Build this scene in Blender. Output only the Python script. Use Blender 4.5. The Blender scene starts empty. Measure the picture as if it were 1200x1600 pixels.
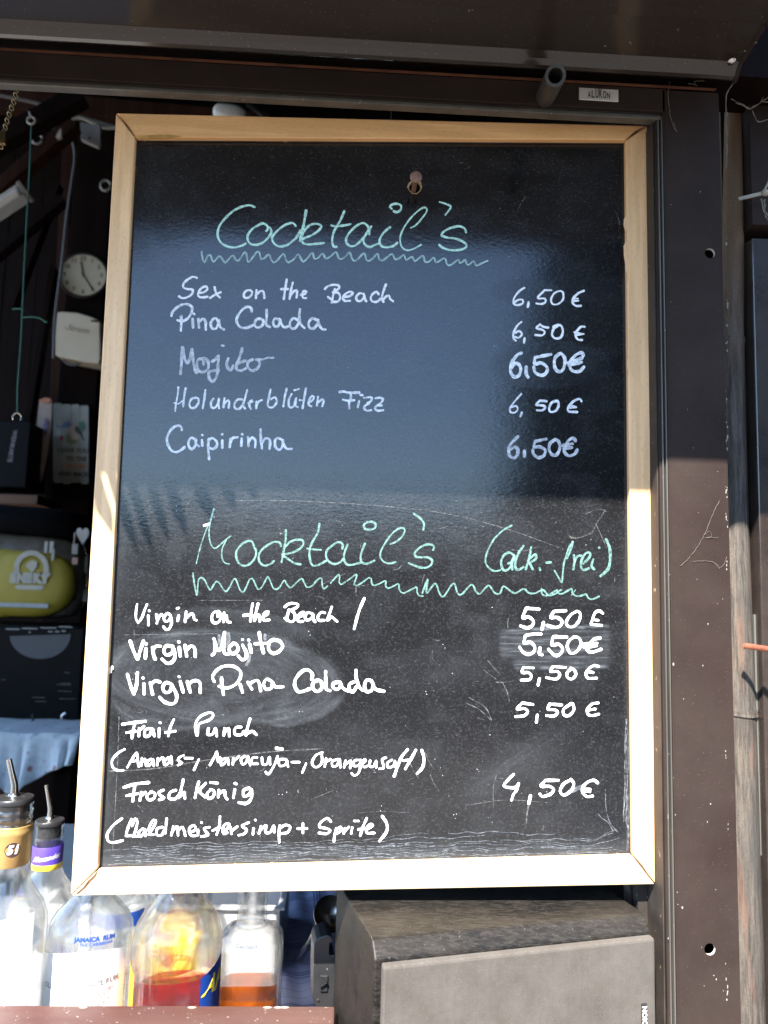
import bpy, bmesh, math, random
import numpy as np
from mathutils import Vector, Matrix, Quaternion

random.seed(7)
RNG = np.random.default_rng(7)
SC = bpy.context.scene
COL = SC.collection
R_ = math.radians

# ------------------------------------------------------------------ camera
F_PX = 1201.0
_n = lambda v: v / np.linalg.norm(v)
_X = _n(np.array([27070.0, 850.0, 1201.0]))
_V = np.array([350.0, -10600.0, 1201.0])
_Z = _n(_V - _V.dot(_X) * _X)
_Y = np.cross(_Z, _X)
RW = np.stack([_X, _Y, _Z], 0)
CAM = np.array([0.0, -0.62, 1.5])
cam_d = bpy.data.cameras.new('camera')
cam = bpy.data.objects.new('camera', cam_d)
COL.objects.link(cam)
m = Matrix.Identity(4)
for i in range(3):
    m[i][0] = RW[i, 0]
    m[i][1] = -RW[i, 1]
    m[i][2] = -RW[i, 2]
    m[i][3] = CAM[i]
cam.matrix_world = m
cam_d.sensor_fit = 'HORIZONTAL'
cam_d.sensor_width = 36.0
cam_d.lens = 36.0 * F_PX / 1200.0
cam_d.clip_start = 0.02
cam_d.clip_end = 2000
cam_d.dof.use_dof = True
cam_d.dof.focus_distance = 0.635
cam_d.dof.aperture_fstop = 13.0
SC.camera = cam

# ------------------------------------------------------------------ light
SUN_L = Vector((0.42, 1.0, -1.2)).normalized()      # direction the sunlight travels
EL = math.asin(-SUN_L.z)
AZ = math.atan2(-SUN_L.x, -SUN_L.y)
w = bpy.data.worlds.new('World')
SC.world = w
w.use_nodes = True
wn = w.node_tree.nodes
wl = w.node_tree.links
wn.clear()
sky = wn.new('ShaderNodeTexSky')
sky.sky_type = 'NISHITA'
sky.sun_disc = False
sky.air_density = 1.0
sky.dust_density = 0.1
sky.ozone_density = 3.0
sky.sun_elevation = EL
sky.sun_rotation = AZ
bg = wn.new('ShaderNodeBackground')
bg.inputs['Strength'].default_value = SKY_STRENGTH = 0.13
wo = wn.new('ShaderNodeOutputWorld')
wl.new(sky.outputs[0], bg.inputs[0])
wl.new(bg.outputs[0], wo.inputs[0])
sd = bpy.data.lights.new('sun', 'SUN')
sd.energy = 5.0
sd.angle = R_(0.55)
sd.color = (1.0, 0.94, 0.86)
sun = bpy.data.objects.new('sun', sd)
COL.objects.link(sun)
sun.rotation_mode = 'QUATERNION'
sun.rotation_quaternion = SUN_L.to_track_quat('-Z', 'Y')
sun.location = (-1, -3, 4)
vs = SC.view_settings
vs.view_transform = 'Standard'
vs.look = 'None'
vs.gamma = 1.0
vs.use_curve_mapping = False
vs.exposure = 2.2

SC.cycles.max_bounces = 16
SC.cycles.transmission_bounces = 14
SC.cycles.glossy_bounces = 6
SC.cycles.transparent_max_bounces = 40

# ------------------------------------------------------------------ placing helpers
def ray(px, py):
    return RW @ np.array([px - 600.0, py - 800.0, F_PX])

def P(px, py, Y):
    r = ray(px, py)
    t = (Y - CAM[1]) / r[1]
    return Vector(CAM + r * t)

def Pz(px, py, z):
    r = ray(px, py)
    t = (z - CAM[2]) / r[2]
    return Vector(CAM + r * t)

def sc(Y):
    """metres per photo pixel on the upright plane at Y"""
    return (Y - CAM[1]) / F_PX

def lerp(a, b, t):
    return a + (b - a) * t

# ------------------------------------------------------------------ materials
def new_mat(name):
    mt = bpy.data.materials.new(name)
    mt.use_nodes = True
    nt = mt.node_tree
    b = nt.nodes['Principled BSDF']
    return mt, nt, b

def mapped(nt, scale=(1, 1, 1), kind='Object', rot=(0, 0, 0)):
    tc = nt.nodes.new('ShaderNodeTexCoord')
    mp = nt.nodes.new('ShaderNodeMapping')
    mp.inputs['Scale'].default_value = scale
    mp.inputs['Rotation'].default_value = rot
    nt.links.new(tc.outputs[kind], mp.inputs[0])
    return mp.outputs[0]

def noise(nt, vec, scale, detail=4, rough=0.6, dist=0.0):
    n = nt.nodes.new('ShaderNodeTexNoise')
    n.inputs['Scale'].default_value = scale
    n.inputs['Detail'].default_value = detail
    n.inputs['Roughness'].default_value = rough
    n.inputs['Distortion'].default_value = dist
    nt.links.new(vec, n.inputs['Vector'])
    return n.outputs['Fac']

def ramp(nt, fac, stops):
    r = nt.nodes.new('ShaderNodeValToRGB')
    el = r.color_ramp.elements
    while len(el) < len(stops):
        el.new(0.5)
    for e, (p, c) in zip(el, stops):
        e.position = p
        if isinstance(c, (int, float)):
            c = (c, c, c)
        e.color = (*c, 1)
    nt.links.new(fac, r.inputs[0])
    return r.outputs[0]

def mixc(nt, fac, a, b, mode='MIX'):
    mx = nt.nodes.new('ShaderNodeMix')
    mx.data_type = 'RGBA'
    mx.blend_type = mode
    for sock, v in ((mx.inputs[0], fac), (mx.inputs[6], a), (mx.inputs[7], b)):
        if hasattr(v, 'is_output'):
            nt.links.new(v, sock)
        elif isinstance(v, (int, float)):
            sock.default_value = v
        else:
            sock.default_value = (*v, 1)
    return mx.outputs[2]

def math_(nt, op, a, b=None, clamp=False):
    n = nt.nodes.new('ShaderNodeMath')
    n.operation = op
    n.use_clamp = clamp
    for s, v in ((n.inputs[0], a), (n.inputs[1], b)):
        if v is None:
            continue
        if hasattr(v, 'is_output'):
            nt.links.new(v, s)
        else:
            s.default_value = v
    return n.outputs[0]

def bump(nt, bsdf, h, strength=0.3, dist=0.001):
    b = nt.nodes.new('ShaderNodeBump')
    b.inputs['Strength'].default_value = strength
    b.inputs['Distance'].default_value = dist
    nt.links.new(h, b.inputs['Height'])
    nt.links.new(b.outputs[0], bsdf.inputs['Normal'])
    return b

def surf(name, col, rough=0.5, metal=0.0, var=0.12, scale=30, speck=0.0, speck_col=(0.5, 0.47, 0.42),
         spec=0.5, coat=0.0, bump_s=0.0, stretch=(1, 1, 1), speck_scale=260, dust=0.0, dust_col=(0.35, 0.31, 0.27), ior=1.5,
         coat_rough=0.05):
    """painted / plastic / metal surface with mottling, dust film and specks"""
    mt, nt, b = new_mat(name)
    v = mapped(nt, stretch)
    n1 = noise(nt, v, scale, 5)
    c = mixc(nt, ramp(nt, n1, [(0.3, 0), (0.7, 1)]), tuple(x * (1 - var) for x in col), tuple(min(1, x * (1 + var)) for x in col))
    if dust:
        n3 = noise(nt, v, scale * 0.35, 6, 0.7)
        c = mixc(nt, math_(nt, 'MULTIPLY', ramp(nt, n3, [(0.35, 0), (0.75, 1)]), dust), c, dust_col)
    if speck:
        n2 = noise(nt, mapped(nt), speck_scale, 2, 0.5)
        c = mixc(nt, math_(nt, 'MULTIPLY', ramp(nt, n2, [(0.70, 0), (0.74, 1)]), speck), c, speck_col)
    nt.links.new(c, b.inputs['Base Color'])
    b.inputs['Metallic'].default_value = metal
    b.inputs['IOR'].default_value = ior
    b.inputs['Coat Weight'].default_value = coat
    b.inputs['Coat Roughness'].default_value = coat_rough
    rr = math_(nt, 'ADD', rough - 0.06, math_(nt, 'MULTIPLY', n1, 0.12))
    nt.links.new(rr, b.inputs['Roughness'])
    if bump_s:
        bump(nt, b, noise(nt, v, scale * 3, 6, 0.65), bump_s)
    return mt

def wood(name, dark, light, axis='X', rough=0.55, grain=60, bump_s=0.2, fleck=0.3, rings=4.0, ior=1.5):
    mt, nt, b = new_mat(name)
    st = {'X': (0.06, 1, 1), 'Y': (1, 0.06, 1), 'Z': (1, 1, 0.06)}[axis]
    v = mapped(nt, st)
    a = noise(nt, v, grain, 6, 0.62, 0.4)
    a2 = noise(nt, v, grain * rings, 3, 0.6)
    c = mixc(nt, ramp(nt, a, [(0.3, 0), (0.7, 1)]), dark, light)
    c = mixc(nt, math_(nt, 'MULTIPLY', ramp(nt, a2, [(0.45, 1), (0.62, 0)]), fleck), c, tuple(x * 0.6 for x in dark))
    f3 = noise(nt, mapped(nt, tuple(0.35 if q < 1 else 1 for q in st)), 620, 3, 0.6)
    c = mixc(nt, math_(nt, 'MULTIPLY', ramp(nt, f3, [(0.55, 0), (0.68, 1)]), 0.22), c, tuple(x * 0.45 for x in dark))
    nt.links.new(c, b.inputs['Base Color'])
    b.inputs['Roughness'].default_value = rough
    b.inputs['IOR'].default_value = ior
    bump(nt, b, a2, bump_s, 0.0006)
    return mt

def glassm(name, col=(1, 1, 1), rough=0.0, ior=1.5):
    mt, nt, b = new_mat(name)
    b.inputs['Base Color'].default_value = (*col, 1)
    b.inputs['Transmission Weight'].default_value = 1.0
    b.inputs['Roughness'].default_value = rough
    b.inputs['IOR'].default_value = ior
    v = mapped(nt)
    bump(nt, b, noise(nt, v, 60, 2), 0.06, 0.002)
    return mt

def film(name, col, alpha, rough=0.5, streak=None, scale=300, lo=0.3, hi=0.7):
    """thin paint / chalk film with uneven cover"""
    mt, nt, b = new_mat(name)
    v = mapped(nt, streak or (1, 1, 1))
    n1 = noise(nt, v, scale, 4, 0.6)
    b.inputs['Base Color'].default_value = (*col, 1)
    b.inputs['Roughness'].default_value = rough
    a = math_(nt, 'ADD', math_(nt, 'MULTIPLY', ramp(nt, n1, [(lo, 0), (hi, 1)]), alpha[1] - alpha[0]), alpha[0], True)
    nt.links.new(a, b.inputs['Alpha'])
    return mt

M = {}
M['alu'] = surf('brown_aluminium', (0.025, 0.0170, 0.0145), 0.48, 0.0, 0.15, 14, 0.12, dust=0.05, bump_s=0.03, ior=1.10, speck_scale=900)
M['alu_gloss'] = surf('glossy_brown_aluminium', (0.026, 0.019, 0.015), 0.16, 0.0, 0.15, 8, 0.25, dust=0.06, coat=0.15, coat_rough=0.08, speck_scale=800, stretch=(0.3, 1, 1))
M['alu_edge'] = surf('worn_aluminium_edge', (0.11, 0.10, 0.085), 0.4, 0.3, 0.3, 40, 0.3, stretch=(1, 1, 0.1))
M['channel'] = surf('dusty_channel', (0.022, 0.016, 0.013), 0.7, 0, 0.5, 60, 0.8, (0.25, 0.2, 0.14), speck_scale=120, dust=0.2, dust_col=(0.14, 0.11, 0.08))
M['orange'] = surf('orange_primer_seam', (0.09, 0.032, 0.014), 0.6, 0, 0.4, 60)
M['plastic_black'] = surf('black_plastic', (0.018, 0.018, 0.019), 0.4, 0, 0.2, 50, 0.3)
M['tube'] = surf('grey_black_plastic_tube', (0.035, 0.036, 0.036), 0.45, 0, 0.3, 60, 0.3, dust=0.3, dust_col=(0.12, 0.1, 0.07))
M['badge'] = surf('brushed_badge', (0.62, 0.58, 0.53), 0.4, 0.25, 0.1, 80, stretch=(0.1, 1, 1))
M['ink'] = surf('black_ink', (0.02, 0.02, 0.02), 0.5, 0, 0.1, 50)
M['steel'] = surf('stainless_steel', (0.62, 0.60, 0.57), 0.22, 1.0, 0.08, 60)
M['pine_h'] = wood('pine_frame_lying', (0.80, 0.43, 0.17), (0.93, 0.57, 0.27), 'X', 0.5, 45, 0.25, 0.28)
M['pine_v'] = wood('pine_frame_upright', (0.80, 0.47, 0.22), (0.93, 0.62, 0.34), 'Z', 0.5, 45, 0.25, 0.28)
M['chip'] = surf('raw_hardboard_edge', (0.42, 0.26, 0.14), 0.8, 0, 0.3, 200)
M['rust'] = surf('rusty_nail', (0.24, 0.13, 0.09), 0.6, 0.4, 0.4, 300, bump_s=0.3)
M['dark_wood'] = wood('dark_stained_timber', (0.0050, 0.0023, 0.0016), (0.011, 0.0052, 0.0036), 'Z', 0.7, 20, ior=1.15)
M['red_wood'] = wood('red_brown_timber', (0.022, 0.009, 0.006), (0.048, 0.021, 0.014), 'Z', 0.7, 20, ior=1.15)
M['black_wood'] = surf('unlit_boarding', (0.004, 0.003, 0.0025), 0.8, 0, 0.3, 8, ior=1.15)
M['shelf_wood'] = wood('orange_brown_shelf_wood', (0.10, 0.045, 0.02), (0.18, 0.085, 0.04), 'X', 0.6, 20)
M['sill'] = surf('red_brown_painted_sill', (0.070, 0.028, 0.022), 0.42, 0, 0.2, 25, 0.3, (0.5, 0.42, 0.36), speck_scale=500, dust=0.15, bump_s=0.1, stretch=(0.25, 1, 1))
M['bamboo'] = None

def chalkboard_mat():
    mt, nt, b = new_mat('blackboard_lacquer')
    at = nt.nodes.new('ShaderNodeVertexColor')
    at.layer_name = 'wear'
    sep = nt.nodes.new('ShaderNodeSeparateColor')
    nt.links.new(at.outputs[0], sep.inputs[0])
    v = mapped(nt)
    vs_ = mapped(nt, (0.35, 1, 1))
    big = noise(nt, v, 7, 5, 0.7)
    fine = noise(nt, v, 620, 3, 0.6)
    fleck = noise(nt, vs_, 900, 2, 0.5)
    spk = noise(nt, v, 330, 1, 0.5)
    spk2 = noise(nt, mapped(nt, (1, 1, 1), rot=(0.3, 1.1, 0.5)), 420, 1, 0.5)
    base = mixc(nt, ramp(nt, big, [(0.3, 0), (0.7, 1)]), (0.0045, 0.0045, 0.005), (0.010, 0.010, 0.011))
    base = mixc(nt, math_(nt, 'MULTIPLY', ramp(nt, fine, [(0.5, 0), (0.78, 1)]), 0.16), base, (0.13, 0.13, 0.135))
    base = mixc(nt, math_(nt, 'MULTIPLY', ramp(nt, fleck, [(0.66, 0), (0.76, 1)]), 0.22), base, (0.16, 0.16, 0.16))
    base = mixc(nt, math_(nt, 'MULTIPLY', ramp(nt, spk, [(0.80, 0), (0.84, 1)]), 0.3), base, (0.25, 0.25, 0.25))
    base = mixc(nt, math_(nt, 'MULTIPLY', ramp(nt, spk2, [(0.81, 0), (0.84, 1)]), 0.3), base, (0.4, 0.4, 0.4))
    base = mixc(nt, sep.outputs[0], base, (0.13, 0.143, 0.157))
    nt.links.new(base, b.inputs['Base Color'])
    r = math_(nt, 'ADD', 0.075, math_(nt, 'MULTIPLY', sep.outputs[0], 0.6))
    r = math_(nt, 'ADD', r, math_(nt, 'MULTIPLY', sep.outputs[1], 0.25))
    r = math_(nt, 'ADD', r, math_(nt, 'MULTIPLY', big, 0.06), True)
    nt.links.new(r, b.inputs['Roughness'])
    b.inputs['IOR'].default_value = 1.56
    g = noise(nt, mapped(nt, (0.55, 1, 1)), 420, 3, 0.6)
    bump(nt, b, g, 0.16, 0.0004)
    return mt
M['board'] = chalkboard_mat()
M['white'] = film('white_chalk_marker', (0.84, 0.85, 0.86), (0.55, 1.0), 0.5, (0.5, 1, 1.3), 520, 0.25, 0.5)
M['white_soft'] = film('thinned_white_chalk_marker', (0.80, 0.83, 0.86), (0.55, 1.0), 0.5, None, 300, 0.35, 0.6)
M['white_faint'] = film('faded_white_chalk_marker', (0.74, 0.77, 0.81), (0.34, 0.80), 0.55, None, 260, 0.35, 0.65)
M['mint'] = film('mint_chalk_marker', (0.55, 0.86, 0.74), (0.5, 1.0), 0.5, None, 420, 0.3, 0.6)
M['mint_soft'] = film('thinned_mint_chalk_marker', (0.46, 0.66, 0.62), (0.4, 0.9), 0.5, None, 300, 0.35, 0.65)
M['mint_sunlit'] = film('thin_sunlit_mint_marker', (0.31, 0.60, 0.53), (0.10, 0.38), 0.5, None, 420, 0.3, 0.6)  # sunlit copy of mint: thinner and darker so full sun leaves it green
M['scratch'] = film('pale_scratch', (0.22, 0.22, 0.22), (0.05, 0.5), 0.7, None, 400, 0.4, 0.65)
M['ghost'] = film('rubbed_out_marker', (0.45, 0.49, 0.54), (0.05, 0.28), 0.6)
M['crack'] = film('lacquer_crack', (0.24, 0.265, 0.30), (0.0, 0.55), 0.7, None, 300, 0.35, 0.6)

# ------------------------------------------------------------------ mesh helpers
def root_at(name, loc, label, cat, group=None, kind=None):
    o = bpy.data.objects.new(name, None)
    o.empty_display_size = 0.02
    COL.objects.link(o)
    o.location = loc
    o['label'] = label
    o['category'] = cat
    if group:
        o['group'] = group
    if kind:
        o['kind'] = kind
    o['_w'] = [0.0, 0.0, 0.0]
    return o

def wloc(o):
    v = Vector((0, 0, 0))
    while o is not None:
        v += o.location
        o = o.parent
    return v

class MB:
    def __init__(s):
        s.v = []
        s.f = []
        s.m = []
    def add(s, vs_, fs, mi=0):
        k = len(s.v)
        s.v += [tuple(x) for x in vs_]
        s.f += [tuple(i + k for i in f) for f in fs]
        s.m += [mi] * len(fs)
    def box(s, lo, hi, mi=0, rot=None, piv=None):
        x0, y0, z0 = lo
        x1, y1, z1 = hi
        vs_ = [Vector(p) for p in ((x0, y0, z0), (x1, y0, z0), (x1, y1, z0), (x0, y1, z0), (x0, y0, z1), (x1, y0, z1), (x1, y1, z1), (x0, y1, z1))]
        if rot is not None:
            c = Vector(piv) if piv is not None else (Vector(lo) + Vector(hi)) / 2
            vs_ = [rot @ (p - c) + c for p in vs_]
        s.hexa(vs_, mi)
    def hexa(s, p, mi=0):
        s.add(p, [(0, 3, 2, 1), (4, 5, 6, 7), (0, 1, 5, 4), (1, 2, 6, 5), (2, 3, 7, 6), (3, 0, 4, 7)], mi)
    def beam(s, a, b, w_, h_, mi=0, up=Vector((0, 0, 1))):
        a = Vector(a)
        b = Vector(b)
        d = (b - a).normalized()
        sx = d.cross(up)
        if sx.length < 1e-4:
            sx = Vector((1, 0, 0))
        sx.normalize()
        sy = sx.cross(d)
        q = [a + sx * i * w_ / 2 + sy * j * h_ / 2 for i, j in ((-1, -1), (1, -1), (1, 1), (-1, 1))]
        q2 = [x + (b - a) for x in q]
        s.add(q + q2, [(0, 1, 2, 3), (7, 6, 5, 4), (0, 4, 5, 1), (1, 5, 6, 2), (2, 6, 7, 3), (3, 7, 4, 0)], mi)
    def tube(s, path, r, n=8, mi=0, caps=True):
        path = [Vector(p) for p in path]
        rs = r if isinstance(r, (list, tuple)) else [r] * len(path)
        prev = None
        rings = []
        for i, p in enumerate(path):
            if i == 0:
                d = path[1] - p
            elif i == len(path) - 1:
                d = p - path[i - 1]
            else:
                d = path[i + 1] - path[i - 1]
            d.normalize()
            if prev is None:
                a = d.cross(Vector((0, 0, 1)))
                if a.length < 1e-3:
                    a = d.cross(Vector((0, 1, 0)))
                a.normalize()
            else:
                a = prev - d * prev.dot(d)
                a.normalize()
            prev = a
            b = d.cross(a)
            rings.append([p + (a * math.cos(t) + b * math.sin(t)) * rs[i] for t in (2 * math.pi * k / n for k in range(n))])
        vs_ = [q for rg in rings for q in rg]
        fs = []
        for i in range(len(path) - 1):
            for k in range(n):
                fs.append((i * n + k, i * n + (k + 1) % n, (i + 1) * n + (k + 1) % n, (i + 1) * n + k))
        if caps:
            fs.append(tuple(reversed(range(n))))
            fs.append(tuple((len(path) - 1) * n + k for k in range(n)))
        s.add(vs_, fs, mi)
    def lathe(s, prof, c, n=32, mi=0, sq=0.0, axis=None, power=4.0, cap=True):
        """prof: (r, z) pairs from the bottom up; sq squares the plan"""
        c = Vector(c)
        vs_ = []
        q = axis.to_track_quat('Z', 'Y') if axis is not None else None
        for r, z in prof:
            for k in range(n):
                t = 2 * math.pi * k / n
                ct, st = math.cos(t), math.sin(t)
                if sq:
                    g = (abs(ct) ** power + abs(st) ** power) ** (-1.0 / power)
                    g = lerp(1.0, g, sq)
                else:
                    g = 1.0
                p = Vector((r * g * ct, r * g * st, z))
                if q is not None:
                    p = q @ p
                vs_.append(c + p)
        fs = []
        for i in range(len(prof) - 1):
            for k in range(n):
                fs.append((i * n + k, i * n + (k + 1) % n, (i + 1) * n + (k + 1) % n, (i + 1) * n + k))
        if cap:
            fs.append(tuple(reversed(range(n))))
            fs.append(tuple((len(prof) - 1) * n + k for k in range(n)))
        s.add(vs_, fs, mi)
    def prism(s, pts, d, mi=0):
        """closed outline pts (3D, coplanar) extruded by vector d"""
        n = len(pts)
        p = [Vector(x) for x in pts]
        vs_ = p + [x + Vector(d) for x in p]
        fs = [tuple(range(n)), tuple(reversed(range(n, 2 * n)))]
        for i in range(n):
            j = (i + 1) % n
            fs.append((i, i + n, j + n, j))
        s.add(vs_, fs, mi)
    def sphere(s, c, r, n=10, mi=0, sx=(1, 1, 1)):
        c = Vector(c)
        vs_ = []
        m_ = n // 2
        for i in range(1, m_):
            a = math.pi * i / m_
            for k in range(n):
                t = 2 * math.pi * k / n
                vs_.append(c + Vector((r * sx[0] * math.sin(a) * math.cos(t), r * sx[1] * math.sin(a) * math.sin(t), r * sx[2] * math.cos(a))))
        top = len(vs_)
        vs_.append(c + Vector((0, 0, r * sx[2])))
        vs_.append(c - Vector((0, 0, r * sx[2])))
        fs = []
        for i in range(m_ - 2):
            for k in range(n):
                fs.append((i * n + k, (i + 1) * n + k, (i + 1) * n + (k + 1) % n, i * n + (k + 1) % n))
        for k in range(n):
            fs.append((top, k, (k + 1) % n))
            fs.append((top + 1, (m_ - 2) * n + (k + 1) % n, (m_ - 2) * n + k))
        s.add(vs_, fs, mi)
    def build(s, name, mats, parent=None, smooth=False, bevel=0.0, loc=None, fix=True):
        me = bpy.data.meshes.new(name)
        off = wloc(parent) if parent is not None else Vector(loc or (0, 0, 0))
        vv = np.array(s.v, dtype=np.float64) - np.array(off)
        me.from_pydata([tuple(x) for x in vv], [], s.f)
        if not isinstance(mats, (list, tuple)):
            mats = [mats]
        for x in mats:
            me.materials.append(x)
        me.polygons.foreach_set('material_index', s.m)
        if fix:
            bm = bmesh.new()
            bm.from_mesh(me)
            bmesh.ops.recalc_face_normals(bm, faces=bm.faces)
            bm.to_mesh(me)
            bm.free()
        if smooth:
            me.polygons.foreach_set('use_smooth', [True] * len(me.polygons))
            try:
                me.set_sharp_from_angle(angle=R_(40))
            except Exception:
                pass
        me.update()
        o = bpy.data.objects.new(name, me)
        COL.objects.link(o)
        if parent is not None:
            o.parent = parent
        else:
            o.location = off
        if bevel:
            md = o.modifiers.new('bevel', 'BEVEL')
            md.width = bevel
            md.segments = 2
            md.limit_method = 'ANGLE'
            md.angle_limit = R_(35)
        return o

def tag(o, label=None, cat=None, group=None, kind=None):
    for k, v in (('label', label), ('category', cat), ('group', group), ('kind', kind)):
        if v:
            o[k] = v
    return o

def text_pts(body, size, bold=0.0, shear=0.0, space=1.0):
    cu = bpy.data.curves.new('t', 'FONT')
    cu.body = body
    cu.size = size
    cu.offset = bold
    cu.shear = shear
    cu.space_character = space
    cu.align_x = 'CENTER'
    cu.align_y = 'CENTER'
    cu.resolution_u = 3
    o = bpy.data.objects.new('t', cu)
    COL.objects.link(o)
    dg = bpy.context.evaluated_depsgraph_get()
    me = bpy.data.meshes.new_from_object(o.evaluated_get(dg))
    vs_ = [tuple(v.co) for v in me.vertices]
    fs = [tuple(p.vertices) for p in me.polygons]
    bpy.data.objects.remove(o)
    bpy.data.curves.remove(cu)
    bpy.data.meshes.remove(me)
    return vs_, fs

def flat_text(mb, body, size, org, ex, ey, mi=0, bold=0.0, shear=0.0, space=1.0):
    """lettering laid on a plane: org centre, ex/ey unit axes"""
    vs_, fs = text_pts(body, size, bold, shear, space)
    mb.add([Vector(org) + Vector(ex) * x + Vector(ey) * y for x, y, z in vs_], fs, mi)

def round_text(mb, body, size, c, r, z, ang0, mi=0, bold=0.0, shear=0.0, space=1.0, slope=0.0):
    """lettering wrapped on a vertical cylinder; ang0 = compass of its centre"""
    vs_, fs = text_pts(body, size, bold, shear, space)
    out = []
    for x, y, _ in vs_:
        a = ang0 + x / r
        out.append((c[0] + r * math.cos(a), c[1] + r * math.sin(a), z + y + slope * x))
    mb.add(out, fs, mi)

def catmull(pts, step=2.2):
    if len(pts) == 1:
        pts = [pts[0], (pts[0][0] + 0.6, pts[0][1] + 0.3)]
    p = [np.array(x, float) for x in pts]
    if len(p) == 2:
        n = max(2, int(np.linalg.norm(p[1] - p[0]) / step))
        return [p[0] + (p[1] - p[0]) * i / n for i in range(n + 1)]
    q = [2 * p[0] - p[1]] + p + [2 * p[-1] - p[-2]]
    out = []
    for i in range(1, len(q) - 2):
        n = max(1, int(np.linalg.norm(q[i + 1] - q[i]) / step))
        for k in range(n):
            t = k / n
            out.append(0.5 * ((2 * q[i]) + (-q[i - 1] + q[i + 1]) * t + (2 * q[i - 1] - 5 * q[i] + 4 * q[i + 1] - q[i + 2]) * t * t
                              + (-q[i - 1] + 3 * q[i] - 3 * q[i + 1] + q[i + 2]) * t ** 3))
    out.append(q[-2])
    return out
# ================================================================== LARGE STRUCTURE
def structure(name, mb, mt, **k):
    o = mb.build(name, mt, **k)
    o['kind'] = 'structure'
    return o

def paving_mat():
    mt, nt, b = new_mat('grey_paving')
    v = mapped(nt)
    n1 = noise(nt, v, 1.3, 6, 0.7)
    n2 = noise(nt, v, 60, 4, 0.6)
    c = mixc(nt, ramp(nt, n1, [(0.3, 0), (0.7, 1)]), (0.10, 0.09, 0.08), (0.15, 0.135, 0.12))
    c = mixc(nt, math_(nt, 'MULTIPLY', n2, 0.4), c, (0.08, 0.075, 0.07))
    nt.links.new(c, b.inputs['Base Color'])
    b.inputs['Roughness'].default_value = 0.9
    bump(nt, b, n2, 0.5, 0.004)
    return mt
mb = MB()
mb.add([(-400, -400, -0.01), (400, -400, -0.01), (400, 400, -0.01), (-400, 400, -0.01)], [(0, 1, 2, 3)])
structure('ground', mb, paving_mat())

# room behind the serving hatch
RX0, RX1, RY1, RZ1 = -2.7, 0.75, 3.15, 3.95
mb = MB(); mb.box((RX0, 0.05, 0.0), (RX1, RY1, 0.04)); structure('room_floor', mb, surf('worn_concrete_floor', (0.26, 0.24, 0.21), 0.8, 0, 0.2, 3))
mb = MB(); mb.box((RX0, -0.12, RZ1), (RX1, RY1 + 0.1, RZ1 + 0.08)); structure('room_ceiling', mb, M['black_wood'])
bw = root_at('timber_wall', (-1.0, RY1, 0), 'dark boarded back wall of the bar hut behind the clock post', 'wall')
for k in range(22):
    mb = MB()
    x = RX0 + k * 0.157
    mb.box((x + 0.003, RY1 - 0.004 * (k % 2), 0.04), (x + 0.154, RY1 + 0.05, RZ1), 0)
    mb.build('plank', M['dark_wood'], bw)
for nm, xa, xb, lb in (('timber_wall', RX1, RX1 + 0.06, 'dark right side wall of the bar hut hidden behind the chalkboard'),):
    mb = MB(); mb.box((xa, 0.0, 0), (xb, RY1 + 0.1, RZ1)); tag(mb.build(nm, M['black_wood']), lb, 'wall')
# front wall: below the hatch, and the closed part right of the brown panel
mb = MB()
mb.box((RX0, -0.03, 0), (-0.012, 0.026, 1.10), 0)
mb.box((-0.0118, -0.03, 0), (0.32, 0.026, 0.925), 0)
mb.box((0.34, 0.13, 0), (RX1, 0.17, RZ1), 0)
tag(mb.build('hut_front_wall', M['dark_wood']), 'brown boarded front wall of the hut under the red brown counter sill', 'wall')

# ---- roller shutter box overhead ------------------------------------------------
BZ = P(600, 93, -0.03).z
YE = -0.300                    # front edge that throws the shadow line
BR = P(1140, 130, -0.03).x
BL = -1.9
sb = root_at('shutter_box', (0, -0.05, BZ), 'glossy dark brown roller shutter box overhead across the top of the picture', 'shutter box')
prof = [(-0.030, BZ + 0.000), (-0.0325, BZ - 0.0030), (-0.0355, BZ - 0.0042), (-0.0385, BZ - 0.0032), (-0.0415, BZ + 0.0005), (-0.0460, BZ + 0.0042), (-0.083, BZ + 0.0085),
        (-0.0865, BZ + 0.0055), (-0.135, BZ + 0.0075), (-0.139, BZ + 0.0045), (YE + 0.012, BZ + 0.002), (YE, BZ + 0.010), (YE, BZ + 0.20), (-0.03, BZ + 0.20)]
mb = MB()
n = len(prof)
vsx = [(BL, y, z) for y, z in prof] + [(BR, y, z) for y, z in prof]
mb.add(vsx, [(i, (i + 1) % n, (i + 1) % n + n, i + n) for i in range(n)] + [tuple(range(n))])
mb.build('casing', M['alu_gloss'], sb, smooth=False)
mb = MB()
endp = [(y, z) for y, z in prof]
mb.add([(BR + 0.0003, y, z) for y, z in endp] + [(BR + 0.0035, y + (0.0015 if y > -0.1 else -0.002), z - 0.0018) for y, z in endp],
       [(i, (i + 1) % n, (i + 1) % n + n, i + n) for i in range(n)] + [tuple(reversed(range(n, 2 * n)))])
mb.build('end_cap', M['alu'], sb)
mb = MB(); mb.box((BL, -0.0232, BZ - 0.0044), (BR - 0.008, -0.0204, BZ - 0.0038)); mb.build('seam', M['orange'], sb)
c = P(1143, 96, -0.055)
mb = MB(); ax = Vector((0.1, -0.35, -1)).normalized()
c = Pz(1143, 96, BZ - 0.0005)
mb.lathe([(0.0034, 0), (0.0034, 0.0006), (0.0022, 0.0016), (0.0006, 0.0018)], c, 14, axis=ax)
scw = mb.build('screw', M['steel'], sb, smooth=True)

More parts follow.
